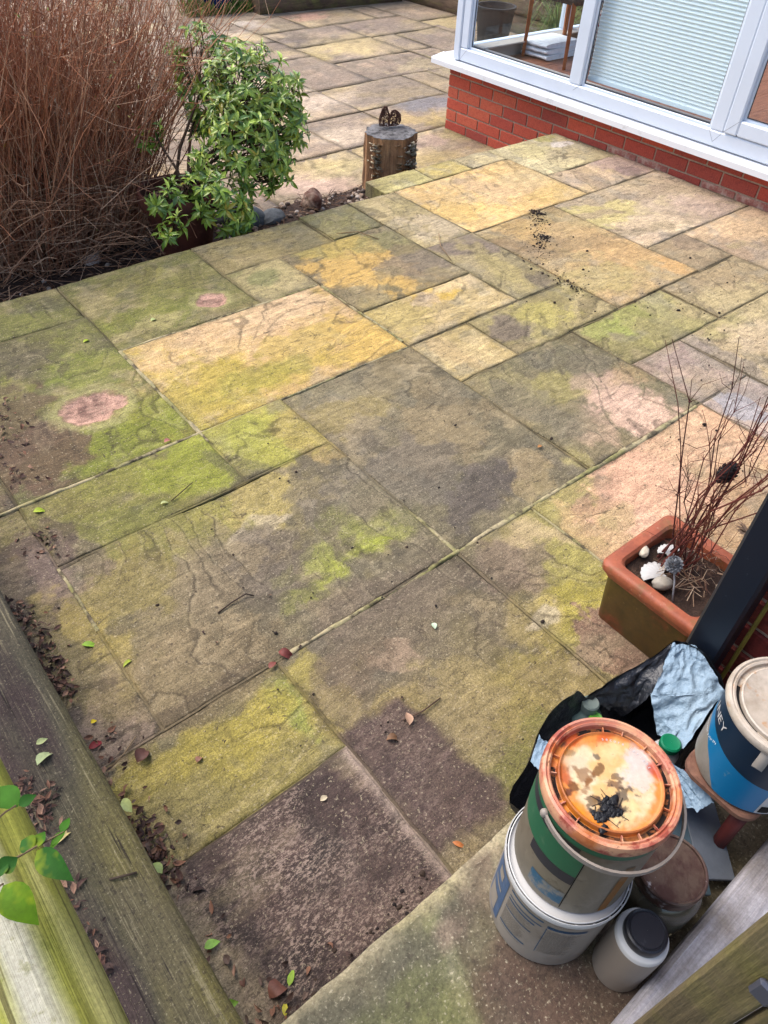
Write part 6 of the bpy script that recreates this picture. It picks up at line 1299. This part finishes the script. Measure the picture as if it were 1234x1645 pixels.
# ------------------------------------------------------------------ leaves, twigs and dirt lying about
def fallen(px, py, z, L_, W, rz, col, label, name='fallen_leaf', cat='leaf', curl=.5, fold=.25, roll=0., tilt=0.):
    p = at(px, py, z); q = MB(); q.cc = C(*col); leafm(q, (-L_ / 2, 0, .003 + abs(roll) * W * .5), L_, W, 0, tilt, roll, curl, fold, 6)
    o = q.build(name, M_LEAF2, None, True, (p[0], p[1], z)); o.rotation_euler = (0, 0, R(rz)); return tag(o, label, cat)
M_LEAF2 = mat('fallen_leaf_skin', attr=True, rough=.6, val=[(60, .2), (180, .15)])
SLZ = .193
for a in (
 (64, 821, .002, .036, .018, -20, (178, 196, 50), 'yellow green leaf at the left on the slab below the pink-patched slab'),
 (145, 1036, .002, .042, .016, -38, (140, 178, 50), 'bright green leaf on the patio near the middle of the sleeper'),
 (207, 1063, .002, .038, .010, 20, (176, 188, 60), 'small curled yellow green leaf beside the bright green leaf by the sleeper'),
 (72, 1216, SLZ, .040, .022, 25, (190, 200, 140), 'larger pale green leaf lying on the sleeper'),
 (68, 1192, SLZ, .022, .012, 0, (206, 212, 140), 'tiny pale leaf just above the larger pale leaf on the sleeper'),
 (202, 1292, .10, .046, .020, 95, (196, 206, 130), 'pale green leaf at the edge of the sleeper above the brown litter'),
 (104, 1342, SLZ, .038, .015, 20, (222, 200, 130), 'cream coloured leaf on the sleeper beside the leafy twig'),
 (252, 1393, .05, .036, .018, 100, (170, 186, 110), 'pale green leaf in the litter halfway down the sleeper'),
 (341, 1517, .01, .030, .018, -10, (146, 190, 80), 'green leaf at the left edge of the dark speckled slab'),
 (468, 1570, .002, .030, .012, 40, (146, 178, 50), 'green leaf standing near the foot of the dark slab'),
 (458, 1620, .002, .026, .010, 60, (196, 186, 60), 'yellow leaf at the very bottom of the dark slab'),
 (370, 1615, .02, .030, .018, -20, (140, 180, 60), 'green leaf beside the bottom end of the sleeper'),
 (155, 1197, .003, .036, .016, 0, (150, 50, 50), 'dark red leaf beside the sleeper'),
 (151, 1160, .003, .014, .010, 0, (236, 206, 30), 'bright yellow petal near the sleeper'),
 (697, 1005, .003, .024, .014, 65, (206, 226, 190), 'small pale green leaf on the grey slab below the long pale joint'),
 (634, 1186, .004, .040, .018, -30, (136, 100, 70), 'curled brown leaf on the dark purple patch'),
 (656, 1155, .004, .036, .020, 60, (196, 156, 126), 'pinkish brown dead leaf at the top of the dark purple patch'),
 (461, 1052, .006, .050, .022, -60, (132, 66, 58), 'shrivelled reddish leaf at the end of the long pale joint'),
 (438, 1068, .006, .028, .016, 20, (140, 76, 64), 'small shrivelled reddish leaf left of the bigger reddish one'),
 (521, 1283, .003, .020, .012, 0, (226, 206, 170), 'cream petal in the middle of the dark speckled slab'),
 (738, 1358, .003, .030, .010, -60, (206, 126, 70), 'orange sliver of leaf at the corner of the step'),
 (265, 808, .003, .026, .010, -10, (206, 210, 140), 'pale sliver of leaf on the green slab left of the lime patch'),
 (140, 548, .003, .034, .014, 10, (190, 206, 60), 'yellow green leaf on the slab above the pink patch'),
 (248, 513, .003, .034, .018, 10, (196, 206, 130), 'pale green leaf on the far green slab left of the small pink patch'),
 (868, 717, .003, .026, .012, 0, (190, 130, 70), 'orange brown leaf on the central grey slab'),
 (270, 708, .004, .030, .014, 10, (206, 130, 116), 'pinkish leaf on the joint below the pink-patched slab'),
 (320, 1218, .003, .022, .014, 30, (160, 112, 90), 'brown bud scale on the mossy yellow slab'),
 (230, 1212, .006, .044, .030, 30, (110, 72, 60), 'crumpled dark brown leaf between the sleeper and the mossy slab'),
 (448, 1583, .006, .050, .032, 10, (120, 76, 60), 'large crumpled brown leaf near the bottom of the dark slab')):
    px, py, z, L_, W, rz, c_, lb = a; dead = c_[1] < 115
    fallen(px, py, z, L_, W, rz, c_, lb, curl=rs.uniform(.3, 1.2) * (2 if dead else 1), fold=rs.uniform(.15, .7), roll=rs.uniform(-.3, .3))
def twig(pts, r_, col, label, z=.004):
    P = [at(px, py, z + dz) for px, py, dz in pts]; q = MB(); q.tube([p - P[0] for p in P], r_, 5); o = q.build('twig', mat('dry_twig', C(*col), .85, val=[(60, .3)]), None, True, P[0]); tag(o, label, 'twig')
twig([(350, 985, 0), (372, 968, .004), (395, 954, .006), (408, 957, 0)], .0022, (70, 56, 46), 'curved dark twig on the slab above the shrivelled reddish leaf')
twig([(176, 1413, 0), (200, 1407, .004), (220, 1402, 0)], .0022, (84, 68, 54), 'short dark twig lying across the sleeper', SLZ)
twig([(648, 1157, 0), (680, 1142, .008), (708, 1121, .002)], .0018, (92, 70, 56), 'thin twig across the pinkish brown dead leaf')
twig([(275, 805, 0), (292, 790, .006), (308, 776, 0)], .0018, (90, 76, 50), 'dark twig below the lime green patch')
twig([(540, 375, 0), (575, 372, .01), (608, 384, .004)], .0022, (150, 120, 84), 'long pale twig on the orange-stained slab near the edge')
twig([(705, 375, 0), (708, 395, .01), (725, 418, .0)], .0020, (160, 130, 96), 'thin straw on the slab below the orange slab')
twig([(175, 1237, 0), (200, 1210, .008), (218, 1183, .002)], .0016, (150, 126, 96), 'pale thin stalk beside the sleeper near the red leaf')
dm = MB(); DCs = [(52, 42, 36), (70, 56, 46), (40, 32, 30)]
def crumbs(path, n_, spread, r0, r1):
    P = [at(*p) for p in path]
    for k in range(n_):
        t = rs.rand() * (len(P) - 1); i = min(int(t), len(P) - 2); p = P[i] * (1 - t + i) + P[i + 1] * (t - i); r_ = rs.uniform(r0, r1) * (1 if rs.rand() < .8 else 1.7); dm.cc = C(*DCs[rs.randint(3)])
        dm.blob((p[0] + rs.normal(0, spread), p[1] + rs.normal(0, spread), .002 + r_ * .3), (r_, r_ * rs.uniform(.6, 1), r_ * .6), k, .4, 1)
crumbs([(858, 340), (872, 362), (866, 385), (868, 405), (858, 420), (905, 452), (940, 470)], 300, .028, .0012, .0042)
crumbs([(856, 338), (866, 345)], 40, .014, .002, .006); crumbs([(862, 375), (878, 385)], 70, .024, .002, .0055)
crumbs([(880, 420), (1000, 480), (1150, 500)], 70, .16, .002, .0055); crumbs([(300, 900), (600, 1000), (900, 700)], 60, .4, .0015, .004); crumbs([(1100, 420), (1180, 560), (1120, 720)], 40, .12, .002, .005)
crumbs([(500, 1600), (560, 1540), (700, 1410)], 70, .02, .0015, .004)
tag(dm.build('soil_crumbs', mat('soil_crumb', attr=True, rough=.95)), 'dark crumbs of spilt soil scattered over the slabs', kind='stuff')
lt = MB(); BL = [(98, 72, 62), (112, 80, 66), (78, 58, 50), (140, 100, 78), (70, 54, 48), (166, 128, 104), (112, 92, 80), (88, 68, 60)]
def litter(path, n_, spread, z, s0=.006, s1=.024):
    P = [at(*p, 0) for p in path]; n_ = int(n_ * .8)
    for k in range(n_):
        t = rs.rand() * (len(P) - 1); i = min(int(t), len(P) - 2); p = P[i] * (1 - t + i) + P[i + 1] * (t - i); l_ = rs.uniform(s0, s1); lt.cc = C(*BL[rs.randint(len(BL))])
        leafm(lt, (p[0] + rs.normal(0, spread), p[1] + rs.normal(0, spread), z + abs(rs.normal(0, .006))), l_, l_ * rs.uniform(.3, .6), rs.uniform(0, 6.3), rs.uniform(-.5, .5), rs.uniform(-.8, .8), rs.uniform(-1.5, 2), .4, 4)
litter([(25, 975), (60, 1030), (90, 1085), (110, 1120)], 260, .018, .004); litter([(150, 1180), (185, 1250), (215, 1330), (260, 1400)], 120, .025, .004); litter([(215, 1330), (250, 1370), (285, 1430)], 130, .022, .005, .008, .03)
litter([(10, 640), (10, 720), (25, 790)], 110, .05, .003, .01, .025); litter([(40, 850), (90, 880), (60, 900)], 40, .03, .003); litter([(500, 1590), (420, 1590), (540, 1545)], 26, .025, .004); litter([(690, 480), (300, 900), (500, 1250)], 16, .3, .003, .008, .016)
litter([(350, 1480), (330, 1600), (440, 1640)], 30, .03, .004, .012, .03)
tag(lt.build('leaf_litter', M_LITTER), 'dry brown leaf litter gathered along the near sleeper', kind='stuff')
lt = MB()
def litter2(path, n_, spread):
    P = [at(*p, SLZ) for p in path]
    for k in range(n_):
        t = rs.rand() * (len(P) - 1); i = min(int(t), len(P) - 2); p = P[i] * (1 - t + i) + P[i + 1] * (t - i); l_ = rs.uniform(.008, .022); lt.cc = C(*BL[rs.randint(len(BL))])
        leafm(lt, (p[0] + rs.normal(0, spread), p[1] + rs.normal(0, spread), SLZ + abs(rs.normal(0, .003))), l_, l_ * rs.uniform(.25, .6), rs.uniform(0, 6.3), rs.uniform(-.4, .4), rs.uniform(-.6, .6), rs.uniform(-1, 1.5), .4, 3)
litter2([(35, 1250), (60, 1290), (75, 1330)], 90, .014); litter2([(80, 1380), (140, 1500), (170, 1560)], 70, .012)
tag(lt.build('leaf_litter', M_LITTER), 'brown debris caught on top of the sleeper beside the fence rail', kind='stuff')
